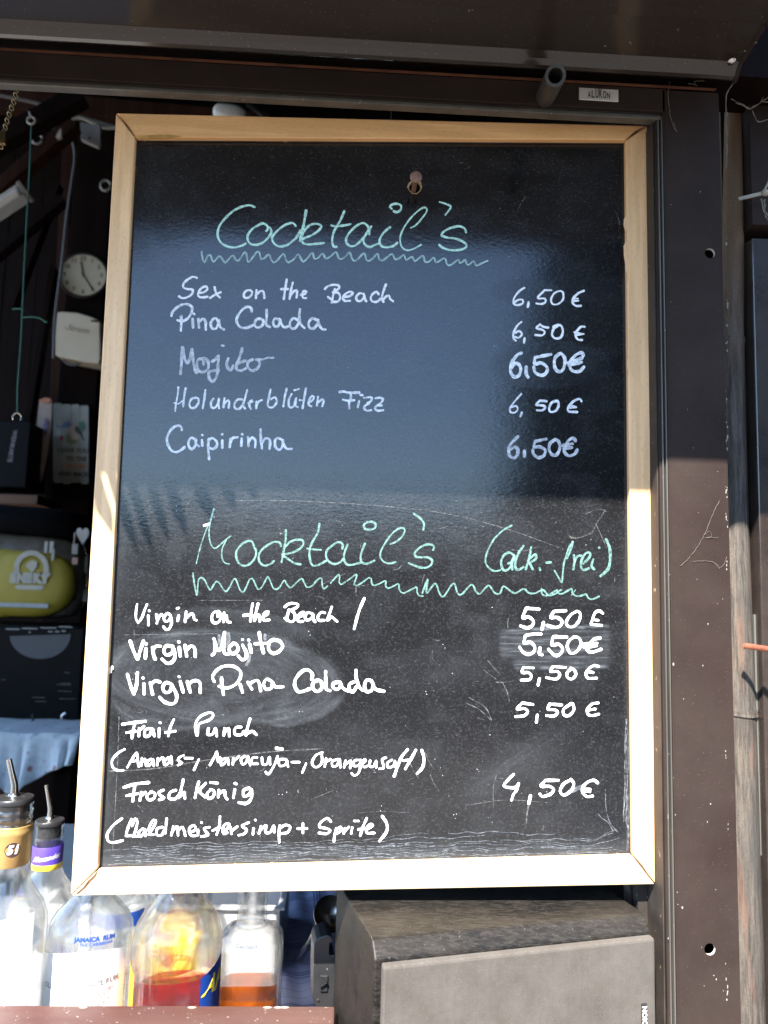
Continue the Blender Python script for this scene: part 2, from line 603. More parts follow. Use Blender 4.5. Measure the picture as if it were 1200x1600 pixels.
mb = MB()
for px, py in ((231, 7), (228, 5), (235, 6), (562, 81), (470, 84), (620, 30), (628, 34), (640, 36), (655, 39), (662, 41), (698, 50), (816, 6), (819, 4), (822, 2), (735, 14), (1060, 44), (1000, 50), (900, 96), (945, 70), (985, 66), (1110, 108), (1180, 66), (1166, 78)):
    p = Pz(px, py, BZ + (0.0035 if py > 60 else 0.0080))
    for k in range(3):
        mb.sphere(p + Vector((random.uniform(-.0015, .0015), random.uniform(-.001, .001), -0.001)), random.uniform(0.0002, 0.0006), 5, sx=(random.uniform(0.6, 2.2), random.uniform(0.6, 1.6), 0.5))
mb.build('underside_dirt', surf('pale_dust_crumbs', (0.20, 0.18, 0.15), 0.9), sb, fix=False)['kind'] = 'stuff'
# roof above the box so the hut is closed
mb = MB(); mb.box((BL - 0.9, YE - 0.02, RZ1 + 0.09), (RX1 + 0.5, RY1 + 0.3, RZ1 + 0.13))

ro = mb
tag(ro.build('hut_roof', M['dark_wood']), 'dark timber roof of the hut above the shutter box', 'roof')

mb = MB(); mb.box((BL - 0.8, -0.028, BZ + 0.005), (RX1 + 0.06, 0.02, RZ1)); tag(mb.build('hut_gable_wall', M['dark_wood']), 'dark boarded gable wall above the shutter box', 'wall')
# ---- head rail with badge ----------------------------------------------------
YF = -0.020
mb = MB()
zt = BZ - 0.0045
def fz(px, py, Y=YF):
    return P(px, py, Y).z
zb = fz(600, 150)
hx1 = P(1042, 180, YF).x
hr = root_at('shutter_head_rail', (0, YF, zb), 'dark brown head rail across the hatch with a small silver badge', 'rail')
mb.box((BL, YF, zb), (hx1, -0.010, zt))
mb.build('face', M['alu'], hr, bevel=0.0006)
mb = MB(); mb.box((BL, YF + 0.003, zb - 0.0028), (hx1 - 0.001, -0.011, zb - 0.0002)); mb.build('bottom_groove', M['channel'], hr)
mb = MB(); mb.box((BL, YF + 0.0012, zb - 0.0066), (hx1 - 0.002, -0.010, zb - 0.0030)); mb.build('bottom_lip', M['alu_edge'], hr, bevel=0.0008)
bc = P(935, 149, YF)
s = sc(YF)
mb = MB(); mb.box((bc.x - 34 * s, YF - 0.0012, bc.z - 11 * s), (bc.x + 34 * s, YF - 0.0002, bc.z + 11 * s), rot=Matrix.Rotation(R_(0.3), 3, 'Y'))
bd = mb.build('name_badge', M['badge'], hr, bevel=0.0005)
mb = MB()
letters = 'ALUKON'
hs = [11, 14, 17, 17, 14, 11]
for i, ch in enumerate(letters):
    v_, f_ = text_pts(ch, 1.0, 0.02)
    if ch == 'N' and False:
        pass
    ys = [q[1] for q in v_]; xs = [q[0] for q in v_]
    y0, y1, x0, x1 = min(ys), max(ys), min(xs), max(xs)
    cxx = bc.x + (i - 2.5) * 6.6 * s
    mb.add([(cxx + ((x - x0) / (x1 - x0) - 0.5) * 5.4 * s, YF - 0.0014, bc.z - 7.0 * s + (y - y0) / (y1 - y0) * hs[i] * s) for x, y, _ in v_], f_)
mb.build('lettering', M['ink'], bd, fix=False)

# ---- black tube stub -----------------------------------------------------------
ta = P(852, 152, YF); tb = P(868, 118, -0.078)
mb = MB()
d = (tb - ta)
q = d.to_track_quat('Z', 'Y')
mb.v = []
prof_t = [(0.0080, 0.0), (0.0080, d.length), (0.0056, d.length), (0.0054, d.length * 0.2), (0.0001, d.length * 0.19)]
mb.lathe(prof_t, ta, 28, axis=d.normalized(), cap=False)
to = mb.build('plastic_tube', M['tube'], loc=ta, smooth=True)
tag(to, 'short hollow black plastic tube sticking out of the head rail beside the badge', 'tube')

# ---- shutter guide rail (brown post) -------------------------------------------
gx0, gx1 = P(1044, 700, YF).x, P(1136, 700, YF).x
gz0, gz1 = 0.0, BZ - 0.006
gr = root_at('shutter_guide_rail', ((gx0 + gx1) / 2, YF, 0), 'tall brown aluminium guide rail with two drilled holes right of the chalkboard', 'guide rail')
def face_with_holes(x0, x1, z0, z1, y, holes, r, depth=0.012):
    mb = MB()
    zs = [z0]
    n = 24
    hw = r * 1.8
    for hx, hz in sorted(holes, key=lambda h: h[1]):
        zs += [hz - hw, hz + hw]
    zs.append(z1)
    for i in range(0, len(zs) - 1, 2):
        mb.add([(x0, y, zs[i]), (x1, y, zs[i]), (x1, y, zs[i + 1]), (x0, y, zs[i + 1])], [(0, 1, 2, 3)])
    for hx, hz in holes:
        a, b = hz - hw, hz + hw
        mb.add([(x0, y, a), (hx - hw, y, a), (hx - hw, y, b), (x0, y, b)], [(0, 1, 2, 3)])
        mb.add([(hx + hw, y, a), (x1, y, a), (x1, y, b), (hx + hw, y, b)], [(0, 1, 2, 3)])
        outer = []; inner = []; back = []
        for k in range(n):
            t = 2 * math.pi * k / n
            g = 1 / max(abs(math.cos(t)), abs(math.sin(t)))
            outer.append((hx + hw * g * math.cos(t), y, hz + hw * g * math.sin(t)))
            inner.append((hx + r * math.cos(t), y, hz + r * math.sin(t)))
            back.append((hx + r * math.cos(t), y + 0.0026, hz + r * math.sin(t)))
        mb.add(outer + inner, [(k, (k + 1) % n, (k + 1) % n + n, k + n) for k in range(n)])
        mb.add(inner + back, [(k, (k + 1) % n, (k + 1) % n + n, k + n) for k in range(n)], 1)
        # square corners left open by the fan
        for sx_, sz_ in ((1, 1), (1, -1), (-1, -1), (-1, 1)):
            pass
    return mb
h1, h2 = P(1109, 396, YF), P(1109, 1483, YF)
mb = face_with_holes(gx0 + 0.0016, gx1 - 0.0016, gz0, gz1, YF - 0.0002, [(h1.x, h1.z), (h2.x, h2.z)], 0.0043)
mb.build('face', [M['alu'], surf('bare_drilled_edge', (0.5, 0.48, 0.45), 0.4)], gr, fix=False)
mb = MB()
mb.box((gx0, YF, gz0), (gx0 + 0.0016, 0.03, gz1)); mb.box((gx1 - 0.0016, YF, gz0), (gx1, 0.03, gz1)); mb.box((gx0 + 0.0018, 0.028, gz0), (gx1 - 0.0018, 0.030, gz1))
mb.build('side_wall', M['alu'], gr)
for i, (a, b, y, mk) in enumerate(((1036.0, 1037.6, YF + 0.001, 'alu_edge'), (1038.0, 1041.0, YF + 0.0035, 'plastic_black'), (1041.3, 1043.3, YF + 0.0004, 'alu_edge'), (1030.5, 1032.5, YF + 0.006, 'channel'), (1032.8, 1035.6, YF + 0.003, 'alu'))):
    dx = P(a, 700, YF).x; ex = P(b, 700, YF).x
    mb = MB(); mb.box((dx, y, gz0), (ex, 0.026, zb - 0.0070)); mb.build('groove_strip', M[mk], gr, bevel=0.0003)
mb = MB(); mb.box((P(1014, 700, 0.012).x - 0.012, 0.016, 1.06), (P(1030, 700, YF).x, 0.026, zb - 0.0070)); mb.build('channel_back', M['channel'], gr)
# right edge sealant blobs
mb = MB()
for py in (372, 470, 500, 545, 620, 655, 672, 690, 770, 812, 880, 1180, 1290, 1518, 1550):
    p = P(1135.5 + random.uniform(-1, 1), py, YF)
    for k in range(random.randint(2, 6)):
        mb.sphere(p + Vector((random.uniform(-.0008, .0006), -0.0002, random.uniform(-.006, .006))), random.uniform(0.0002, 0.0009), 6, sx=(0.7, 0.4, random.uniform(0.8, 2.6)))
mb.build('sealant_crumbs', surf('dry_sealant', (0.22, 0.20, 0.17), 0.8), gr)['kind'] = 'stuff'
mb = MB()
for px, py, w_ in ((1158-60, 1040, 1.4), (1052, 1215, 1), (1118, 1390, 1), (1058, 1394, 1.2), (1066, 1418, 2.4), (1059, 1413, 1), (1044, 1466, 2), (1096, 1480, 1), (1115, 1524, 1.6), (1119, 1530, 1.6), (1100, 1540, 1), (1130, 1548, 1), (1106, 975, 1.6), (1052, 1038, 2.6), (1083, 700, 1), (1091, 801, 1), (1121, 737, 1), (1089, 905, 1), (1129, 936, 1), (1121, 943, 1), (1046, 898, 1.2), (1110, 1256, 2), (1068, 1092, 1.2), (1105, 1284, 1.4), (1055, 1273, 1.2), (1034 + 40, 640, 1), (1094, 300, 1.6), (1048, 320, 1.2), (1048, 472, 1)):
    p = P(px, py, YF)
    mb.sphere(p + Vector((0, -0.0003, 0)), w_ * 0.00026, 6, sx=(1, 0.4, random.uniform(1, 2)))
mb.build('dirt_spots', surf('dirt_spots', (0.3, 0.28, 0.25), 0.8), gr)['kind'] = 'stuff'

# ---- bamboo pole behind the rail -----------------------------------------------
def bamboo_mat():
    mt, nt, b = new_mat('weathered_bamboo')
    v = mapped(nt, (1, 1, 0.07))
    a = noise(nt, v, 330, 8, 0.8)
    b2 = noise(nt, mapped(nt, (1, 1, 0.3)), 22, 5, 0.7)
    c = mixc(nt, ramp(nt, a, [(0.40, 0), (0.60, 1)]), (0.022, 0.017, 0.013), (0.115, 0.094, 0.074))
    c = mixc(nt, math_(nt, 'MULTIPLY', ramp(nt, b2, [(0.45, 0), (0.62, 1)]), 0.6), c, (0.045, 0.043, 0.040))
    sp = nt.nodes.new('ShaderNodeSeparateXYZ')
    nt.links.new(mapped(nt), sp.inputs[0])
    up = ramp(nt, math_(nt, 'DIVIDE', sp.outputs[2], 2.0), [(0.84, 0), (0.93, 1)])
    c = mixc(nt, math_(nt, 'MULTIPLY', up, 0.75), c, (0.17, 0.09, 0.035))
    c = mixc(nt, math_(nt, 'MULTIPLY', ramp(nt, noise(nt, mapped(nt), 700, 3, 0.7), [(0.5, 0), (0.66, 1)]), 0.45), c, (0.02, 0.017, 0.014))
    c = mixc(nt, math_(nt, 'MULTIPLY', ramp(nt, noise(nt, mapped(nt, (1, 1, 0.12)), 70, 3), [(0.56, 0), (0.66, 1)]), 0.4), c, (0.16, 0.075, 0.045))
    nt.links.new(c, b.inputs['Base Color'])
    b.inputs['Roughness'].default_value = 0.75
    bump(nt, b, a, 0.6, 0.001)
    return mt
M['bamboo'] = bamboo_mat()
YB = 0.030
bp = root_at('bamboo_pole', (P(1150, 1500, YB).x, YB, 0), 'weathered grey brown bamboo pole standing between the guide rail and the right panel', 'bamboo pole')
ctrl = [(-40, 1147, 15), (150, 1148, 16), (420, 1145, 17), (528, 1144, 18), (533, 1144, 20), (545, 1144, 18.5), (760, 1147, 20), (950, 1149, 24), (1105, 1152, 27), (1112, 1153, 29), (1122, 1153, 27), (1300, 1155, 29), (1600, 1157, 35), (1900, 1158, 38)]
path = []; rad = []
for py, px, r in ctrl:
    p = P(px, py, YB); path.append(p); rad.append(r * sc(YB))
path.append(Vector((path[-1].x, YB, 0))); rad.append(rad[-1])
# refine
pp = []; rr = []
for i in range(len(path) - 1):
    k = max(1, int((path[i] - path[i + 1]).length / 0.02))
    for j in range(k):
        pp.append(path[i].lerp(path[i + 1], j / k)); rr.append(lerp(rad[i], rad[i + 1], j / k) * (1 + 0.008 * math.sin(len(pp) * 1.3)))
pp.append(path[-1]); rr.append(rad[-1])
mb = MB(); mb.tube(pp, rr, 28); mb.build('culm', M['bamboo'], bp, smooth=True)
for py, px, r in ((531, 1144, 19.3), (1113, 1153, 28.3)):
    p = P(px, py, YB)
    mb = MB()
    n = 28
    mb.lathe([(r * sc(YB) * 0.985, -0.0022), (r * sc(YB) * 1.05, -0.0005), (r * sc(YB) * 1.03, 0.001), (r * sc(YB) * 0.985, 0.0022)], p, 28, axis=Vector((0.06, -0.1, 1)).normalized(), cap=False)
    mb.build('node', M['bamboo'], bp, smooth=True)

# ---- brown panel on the far right ------------------------------------------------
YP = 0.012
px0t, px0b = P(1180, 500, YP).x, P(1191, 1500, YP).x
M['panel'] = surf('satin_brown_panel', (0.024, 0.017, 0.0145), 0.22, 0, 0.25, 30, 0.5, (0.25, 0.22, 0.2), speck_scale=900, dust=0.08, coat=0.5, coat_rough=0.10)
rp = root_at('brown_door_panel', (px0b + 0.1, YP, 0), 'brown satin door panel at the right edge beyond the bamboo pole', 'panel')
zt_ = P(1182, 372, YP).z
mb = MB()
mb.hexa([Vector(q) for q in ((px0b + 0.003, YP, 0), (px0b + 0.6, YP, 0), (px0b + 0.6, YP + 0.02, 0), (px0b + 0.003, YP + 0.02, 0), (px0t - 0.001, YP, zt_), (px0b + 0.6, YP, zt_ + 0.01), (px0b + 0.6, YP + 0.02, zt_ + 0.01), (px0t - 0.001, YP + 0.02, zt_))])
mb.build('leaf', M['panel'], rp, bevel=0.0012)
mb = MB(); mb.box((px0t - 0.002, YP - 0.004, zt_ + 0.0105), (px0b + 0.6, YP + 0.03, BZ + 0.19)); mb.build('top_frame', M['alu'], rp)
mb = MB(); a = P(1179, 960, YP + 0.012); b = P(1189, 1335, YP + 0.012)
mb.beam(Vector((a.x, YP + 0.012, a.z)), Vector((b.x - 0.0005, YP + 0.012, b.z)), 0.0052, 0.004); mb.build('edge_trim', surf('pale_grey_trim', (0.09, 0.09, 0.078), 0.6), rp)
mb = MB(); mb.box((P(1130, 700, 0.07).x, 0.06, 0), (px0b + 0.6, 0.075, BZ + 0.19))
tag(mb.build('boarding', surf('dirty_boarding', (0.045, 0.032, 0.022), 0.8, 0, 0.5, 25, 0.5, (0.3, 0.24, 0.15), speck_scale=90, dust=0.3, dust_col=(0.12, 0.09, 0.05))), 'dirty dark boarding seen in the narrow gap right of the bamboo pole', 'wall')
# debris in the gap
mb = MB()
for px, py in ((1171, 440), (1173, 470), (1170, 490), (1172, 600), (1171, 655), (1168, 715), (1172, 735), (1174, 760), (1175, 778)):
    p = P(px, py, 0.045)
    for k in range(3):
        mb.sphere(p + Vector((random.uniform(-.002, .002), 0, random.uniform(-.006, .006))), random.uniform(0.0015, 0.003), 6, sx=(0.7, 0.5, random.uniform(1, 2.5)))
tag(mb.build('dry_debris', surf('dry_leaf_debris', (0.20, 0.14, 0.07), 0.9), loc=P(1171, 600, 0.045), fix=False), 'dry leaf crumbs caught in the gap between bamboo pole and brown panel', 'debris', kind='stuff')

# threaded rod
a, b = P(1163, 1009, -0.004), P(1212, 1016, -0.022)
mb = MB()
N = 60
pts = [a.lerp(b, i / N) for i in range(N + 1)]
mb.tube(pts, [0.0020 + 0.0006 * (1 if i % 3 == 0 else -1 if i % 3 == 1 else 0) for i in range(N + 1)], 12)
rod = mb.build('threaded_rod', surf('rust_orange_rod', (0.30, 0.11, 0.065), 0.6, 0, 0.4, 120, 0.9, (0.45, 0.42, 0.36), speck_scale=200), loc=a, smooth=True)
tag(rod, 'thin orange threaded rod crossing from the bamboo pole to the right panel', 'rod')
# cable tie and cobwebs top right
a, b, c2 = P(1154, 311, 0.0), P(1196, 301, -0.006), P(1206, 268, -0.012)
mb = MB(); mb.beam(a, b, 0.0013, 0.0030); mb.tube([b + Vector((-.002, 0, 0)), b.lerp(c2, 0.5), c2], 0.0011, 8)
mb.sphere(b, 0.0034, 10, sx=(1.1, 0.8, 0.9))
tie = mb.build('cable_tie', surf('dusty_white_plastic', (0.26, 0.23, 0.18), 0.6, 0, 0.3, 100), loc=b, smooth=True)
tag(tie, 'dusty pale plastic cable tie around the bamboo pole near the right edge', 'cable tie')
web = surf('cobweb_strands', (0.15, 0.135, 0.11), 0.9, 0, 0.3, 100)
def strands(name, label, paths, Y, r=0.00035):
    mb = MB()
    for pth in paths:
        pp_ = catmull(pth, 4)
        mb.tube([P(x, y, Y + random.uniform(-.0004, .0004)) + Vector((random.uniform(-1, 1), 0, random.uniform(-1, 1))) * 0.0004 for x, y in pp_], [r * random.uniform(0.5, 1.5) for _ in pp_], 4)
    o = mb.build(name, web, loc=P(*paths[0][0], Y))
    tag(o, label, 'cobweb')
    return o
strands('cobweb', 'looped dusty cobweb hanging in the top right corner by the box end',
        [[(1190, 120), (1195, 142), (1189, 158), (1173, 170), (1158, 162), (1142, 155)], [(1173, 170), (1166, 167), (1150, 160)], [(1189, 158), (1200, 160), (1210, 158)], [(1175, 172), (1185, 190), (1200, 186)], [(1173, 170), (1176, 168), (1200, 152)]], -0.004, 0.00045)
strands('cobweb', 'thin grey cobweb along the top left edge of the guide rail', [[(1046, 128), (1044, 150), (1047, 178), (1052, 195), (1056, 205)], [(1075, 130), (1090, 134), (1084, 128), (1100, 126)], [(1052, 190), (1058, 206)]], YF - 0.001, 0.00022)
strands('cobweb', 'pale cobweb thread running down the outer edge of the guide rail', [[(1200, 62), (1180, 88), (1160, 112), (1142, 135), (1134, 155), (1135, 185), (1136, 230), (1135, 262)], [(1135, 175), (1137, 182)]], YF - 0.001, 0.00045)
strands('cobweb', 'white tangled cobweb on the sunlit face of the guide rail', [[(1084, 877), (1100, 876), (1115, 878), (1122, 887), (1130, 884), (1135, 870)], [(1108, 877), (1118, 880), (1125, 889)], [(1124, 783), (1112, 808), (1098, 840), (1080, 868), (1062, 885)], [(1100, 835), (1108, 830), (1111, 838), (1102, 840), (1122, 840)]], YF - 0.001, 0.00012)
strands('cobweb', 'cobweb tuft hanging from the cable tie at the right edge', [[(1190, 310), (1192, 325), (1197, 338), (1202, 350)], [(1194, 312), (1196, 330), (1200, 336)]], -0.002, 0.0007)

# ---- counter sill ------------------------------------------------------------
zs = P(250, 1573, 0.03).z
sl = root_at('counter_sill', (-0.8, 0, zs - 0.1), 'red brown painted counter sill with chipped edge along the bottom under the bottles', 'sill')
sxr = P(523, 1580, 0.0).x
mb = MB()
mb.box((RX0, -0.06, zs - 0.03), (sxr, 0.032, zs)); mb.build('sill_board', M['sill'], sl, bevel=0.0015)
mb = MB()
for i in range(60):
    px = random.uniform(0, 520)
    py = random.uniform(1573, 1600)
    p = Pz(px, py, zs)
    mb.sphere(p + Vector((0, 0, 0.0001)), random.uniform(0.0002, 0.0005), 5, sx=(random.uniform(1, 2.4), 1, 0.35))
for px in (435, 445, 418, 130, 300):
    p = Pz(px, 1574.5, zs)
    mb.sphere(p, 0.0018, 6, sx=(2.2, 0.8, 0.5))
mb.build('paint_chips', surf('pale_paint_chips', (0.3, 0.26, 0.22), 0.8), sl, fix=False)['kind'] = 'stuff'
# inner counter
mb = MB(); mb.box((RX0, 0.034, 1.018), (-0.035, 0.95, 1.053)); mb.box((-0.0348, 0.15, 1.018), (0.33, 0.95, 1.053)); ic = mb.build('inner_counter', surf('pale_laminate_counter', (0.52, 0.51, 0.49), 0.4, 0, 0.1, 20, 0.2), bevel=0.002)
tag(ic, 'inner bar counter behind the sill carrying bottles and a checked cloth', 'counter')
IZ = 1.053
# outer shelf under the speaker
mb = MB(); mb.box((sxr - 0.05, -0.26, 0.93), (0.30, 0.028, 0.955)); tag(mb.build('outer_shelf', M['sill'], bevel=0.002), 'red brown outer shelf below the sill that carries the speaker', 'shelf')
# red brown jamb piece right of the speaker
mb = MB(); mb.box((P(985, 1440, 0.034).x, 0.036, P(1005, 1500, 0.036).z), (gx0 - 0.0006, 0.05, P(1000, 1380, 0.036).z))
tag(mb.build('window_jamb', surf('dusty_brown_jamb', (0.055, 0.032, 0.025), 0.6, 0, 0.3, 40, 0.5, (0.2, 0.17, 0.14), speck_scale=700), bevel=0.001), 'red brown jamb block between the speaker and the guide rail', 'jamb')
# batten that carries the nail, hidden behind the board
nailp = P(650, 278, -0.018)
mb = MB(); mb.box((nailp.x - 0.02, 0.02, 1.5), (nailp.x + 0.02, 0.045, BZ + 0.05)); tag(mb.build('hanging_batten', M['dark_wood']), 'dark upright batten behind the chalkboard that holds its nail', 'batten')
# ================================================================== CHALKBOARD
OUT = [(181, 176), (1012, 196), (1024, 1382), (110, 1400)]       # TL TR BR BL, photo pixels
INN = [(211, 214), (978, 218.5), (989, 1337), (152, 1359)]
YR, YPAN = 0.0, 0.006
cbp = P(600, 1390, YR)
cb = root_at('chalkboard', (cbp.x, 0.01, cbp.z), 'large cocktail menu chalkboard in a pale pine frame with green and white handwriting', 'chalkboard')
O3 = [P(x, y, YR) for x, y in OUT]
I3 = [P(x, y, YR) for x, y in INN]
M['pine_b'] = wood('sunlit_pine_bottom_rail', (0.70, 0.52, 0.30), (0.82, 0.66, 0.42), 'X', 0.5, 45, 0.15, 0.15)  # paler copy of the pine so the sunlit bottom rail burns to white
def rail(i, j, mt, gap0=0.0003, gap1=0.0003):
    d = (O3[j] - O3[i]).normalized()
    q = [O3[i] + d * gap0, O3[j] - d * gap1, I3[j] - d * gap1, I3[i] + d * gap0]
    mb = MB()
    mb.add(q + [p + Vector((0, 0.017, 0)) for p in q], [(0, 1, 2, 3), (7, 6, 5, 4), (0, 4, 5, 1), (1, 5, 6, 2), (2, 6, 7, 3), (3, 7, 4, 0)])
    return mb.build('frame_rail', mt, cb, bevel=0.0011)
rail(0, 1, M['pine_h'])
rail(2, 3, M['pine_b'], 0.0004, 0.0006)
rail(1, 2, M['pine_v'], 0.0003, 0.0006)
rail(3, 0, M['pine_v'], 0.0008, 0.0002)
mb = MB()
for pts in ([(118, 1396), (130, 1386), (137, 1376), (146, 1368), (153, 1359), (150, 1369), (141, 1378), (134, 1387), (122, 1397)], [(990, 1337), (1004, 1352), (1014, 1368), (1022, 1378), (1012, 1368), (1001, 1353)], [(186, 180), (200, 196), (212, 214), (198, 197)], [(978, 218), (992, 205), (1008, 197), (994, 208)]):
    mb.prism([P(x, y, -0.00035) for x, y in pts], (0, 0.0003, 0))
mb.build('mitre_gap', surf('dirty_mitre_gap', (0.10, 0.045, 0.018), 0.8, 0, 0.5, 300), cb, fix=False)['kind'] = 'stuff'
# dark strip painting the shadow line where panel meets the frame
mb = MB()
for i in range(4):
    j = (i + 1) % 4
    a, b = I3[i], I3[j]
    inw = (I3[(i + 2) % 4] - a).normalized() * 0.0006
    mb.beam(Vector((a.x, YPAN - 0.0006, a.z)), Vector((b.x, YPAN - 0.0006, b.z)), 0.0010, 0.0010)
mb.build('panel_shadow_line', M['channel'], cb)

# panel: fine grid whose wear colour is computed from wiped arcs and scuffs
NX, NY = 420, 580
IP = [Vector((0, 0, 0))] * 4
IP = [P(x, y, YR) for x, y in INN]
ex = 0.0
g = np.zeros((NY + 1, NX + 1, 3))
c4 = np.array([[p.x, YPAN, p.z] for p in IP])
uu = np.linspace(-0.008, 1.008, NX + 1); vv = np.linspace(-0.006, 1.006, NY + 1)
U, V = np.meshgrid(uu, vv)
G = (c4[0][None, None] * ((1 - U) * (1 - V))[..., None] + c4[1][None, None] * (U * (1 - V))[..., None]
     + c4[2][None, None] * (U * V)[..., None] + c4[3][None, None] * ((1 - U) * V)[..., None])
# photo pixel of every vertex, to lay the wear where the photograph has it
rel = (G - CAM) @ RW
PXX = 600 + F_PX * rel[..., 0] / rel[..., 2]
PYY = 800 + F_PX * rel[..., 1] / rel[..., 2]
def vnoise(x, y, sx, sy, seed):
    r = np.random.default_rng(seed)
    T = r.random((256, 256))
    X = x / sx; Y = y / sy
    xi = np.floor(X).astype(int); yi = np.floor(Y).astype(int)
    fx = X - xi; fy = Y - yi
    fx = fx * fx * (3 - 2 * fx); fy = fy * fy * (3 - 2 * fy)
    a = T[yi % 256, xi % 256]; b = T[yi % 256, (xi + 1) % 256]; c = T[(yi + 1) % 256, xi % 256]; d = T[(yi + 1) % 256, (xi + 1) % 256]
    return (a * (1 - fx) + b * fx) * (1 - fy) + (c * (1 - fx) + d * fx) * fy
wear = np.zeros(PXX.shape)
glossy = np.zeros(PXX.shape)
def smooth(e0, e1, x):
    t = np.clip((x - e0) / (e1 - e0), 0, 1)
    return t * t * (3 - 2 * t)
def swoosh(cx, cy, rx, ry, rot, amt, thick, seed, a0=-9, a1=9, sx=0.6, body=0.25):
    """streaks left by a damp cloth going round an ellipse"""
    global wear
    x = PXX - cx; y = PYY - cy
    c, s = math.cos(rot), math.sin(rot)
    X = (x * c + y * s) / rx; Y = (-x * s + y * c) / ry
    rr = np.hypot(X, Y); an = np.arctan2(Y, X)
    st = vnoise(rr * 100, an * 4 + 20 + 0.4 * X, 2.4, 1.1, seed) * 0.5 + vnoise(rr * 100 + 2 * Y, an * 4 + 20, 0.8, 0.7, seed + 1) * 0.5
    rr = rr + 0.10 * (vnoise(PXX, PYY, 26, 18, seed + 5) - 0.5)
    msk = smooth(1.06, 0.94, rr) * (body + (1 - body) * smooth(1 - thick, 1.0, rr))
    am = smooth(a0, a0 + 0.5, an) * smooth(a1, a1 - 0.5, an)
    wear = np.maximum(wear, amt * msk * am * (0.55 + 0.75 * smooth(0.25, 0.85, st)) * (0.55 + 0.9 * vnoise(PXX, PYY, 45, 30, seed + 2)))
swoosh(345, 1058, 190, 74, 0.06, 0.17, 0.35, 11, body=0.55)
swoosh(430, 1075, 112, 58, 0.0, 0.18, 0.3, 13, 0.0, 3.2, body=0.3)
swoosh(262, 1065, 92, 66, -0.25, 0.18, 0.3, 17, 0.6, 3.2, body=0.2)
swoosh(350, 1010, 150, 60, 0.05, 0.13, 0.35, 19, -2.6, -0.2, body=0.2)
swoosh(300, 1100, 120, 40, -0.1, 0.15, 0.4, 23, 0.0, 3.2, body=0.25)
# right wiped bar around the second price
x, y = PXX, PYY
bar = smooth(776, 786, x) * smooth(958, 946, x) * smooth(980, 986, y) * smooth(1046, 1040, y)
bar *= 1 - smooth(1022, 1030, y) * smooth(806, 798, x)
st = vnoise(x, y, 60, 1.8, 31) * 0.6 + vnoise(x, y, 22, 1.0, 32) * 0.4
wear = np.maximum(wear, bar * (0.05 + 0.24 * smooth(0.45, 0.85, st)))
edge = np.exp(-((y - (985 - (x - 800) * 0.045)) / 2.2) ** 2) * smooth(780, 800, x) * smooth(955, 945, x)
edge2 = np.exp(-((y - 1043 + (x - 860) * 0.02) / 2.4) ** 2) * smooth(800, 815, x) * smooth(955, 940, x)
wear = np.maximum(wear, edge * 0.6 * vnoise(x, y, 9, 3, 33) * 1.3)
wear = np.maximum(wear, edge2 * 0.5 * vnoise(x, y, 12, 3, 34) * 1.3)
# scuff in the lower right, diagonal
d = (x - 800) * 0.55 + (y - 1195) * 0.83
l = (x - 800) * 0.83 - (y - 1195) * 0.55
wear = np.maximum(wear, 0.10 * np.exp(-(d / 22) ** 2) * np.exp(-(l / 90) ** 2) * (0.4 + vnoise(l, d, 60, 4, 41)))
# greying towards the lower edge and the side edges
wear += 0.16 * smooth(1308, 1345, y + (x - 570) * 0.02) * (0.5 + 0.8 * vnoise(x, y, 40, 5, 51))
wear += 0.10 * np.exp(-((x - (988 - (1337 - y) * 0.0098)) / 9) ** 2) * smooth(700, 1000, y) * (0.3 + vnoise(x, y, 4, 60, 52))
wear += 0.06 * np.exp(-((x - (211 - (y - 214) * 0.0515)) / 22) ** 2) * smooth(700, 900, y) * (0.3 + vnoise(x, y, 6, 60, 53))
wear += 0.05 * np.exp(-((x - (211 - (y - 214) * 0.0515)) / 10) ** 2) * (0.2 + vnoise(x, y, 6, 60, 54))
# broad dusty clouds and chalk haze around the lines
wear += 0.025 * smooth(0.45, 0.8, vnoise(x, y, 130, 70, 61)) + 0.03 * smooth(0.5, 0.9, vnoise(x, y, 34, 22, 62))
wear += 0.02 * smooth(740, 900, y)
for bx, by, rx, ry, am in ((455, 845, 190, 50, 0.02), (560, 1175, 130, 40, 0.025), (880, 1010, 110, 40, 0.01), (300, 820, 130, 60, 0.03)):
    wear += am * np.exp(-((x - bx) / rx) ** 2 - ((y - by) / ry) ** 2)
# damp wiped patches in the shaded half: duller gloss
gl = np.zeros(PXX.shape)
for cx, cy, rx, ry in ((345, 560, 110, 48), (450, 575, 95, 40), (820, 455, 55, 20), (300, 440, 90, 30), (860, 570, 95, 38)):
    rr = np.hypot((x - cx) / rx, (y - cy) / ry)
    st = vnoise(rr * 60, np.arctan2(y - cy, x - cx) * 4 + 20, 2.5, 2, int(cx))
    gl = np.maximum(gl, smooth(1.03, 0.95, rr) * (0.25 + 0.6 * st) * 0.35)
    wear += 0.012 * np.exp(-((rr - 0.98) / 0.03) ** 2)
wear = np.clip(wear, 0, 1)
nv = (NX + 1) * (NY + 1)
hole = [(638, 287), (642, 283), (647, 280), (653, 281), (658, 285), (659.5, 292), (657, 299), (651, 303.5), (644, 303), (639, 298), (636, 292)]
def inside(px, py, poly):
    c = np.zeros(px.shape, bool)
    n = len(poly)
    for i in range(n):
        x1, y1 = poly[i]; x2, y2 = poly[(i + 1) % n]
        cond = ((y1 > py) != (y2 > py)) & (px < (x2 - x1) * (py - y1) / (y2 - y1 + 1e-9) + x1)
        c ^= cond
    return c
hp = [(647.5 + (a - 647.5) * 0.94, 292 + (b - 292) * 0.94) for a, b in hole]
cx_ = (PXX[:-1, :-1] + PXX[1:, 1:]) / 2; cy_ = (PYY[:-1, :-1] + PYY[1:, 1:]) / 2
keep = ~inside(cx_, cy_, hp)
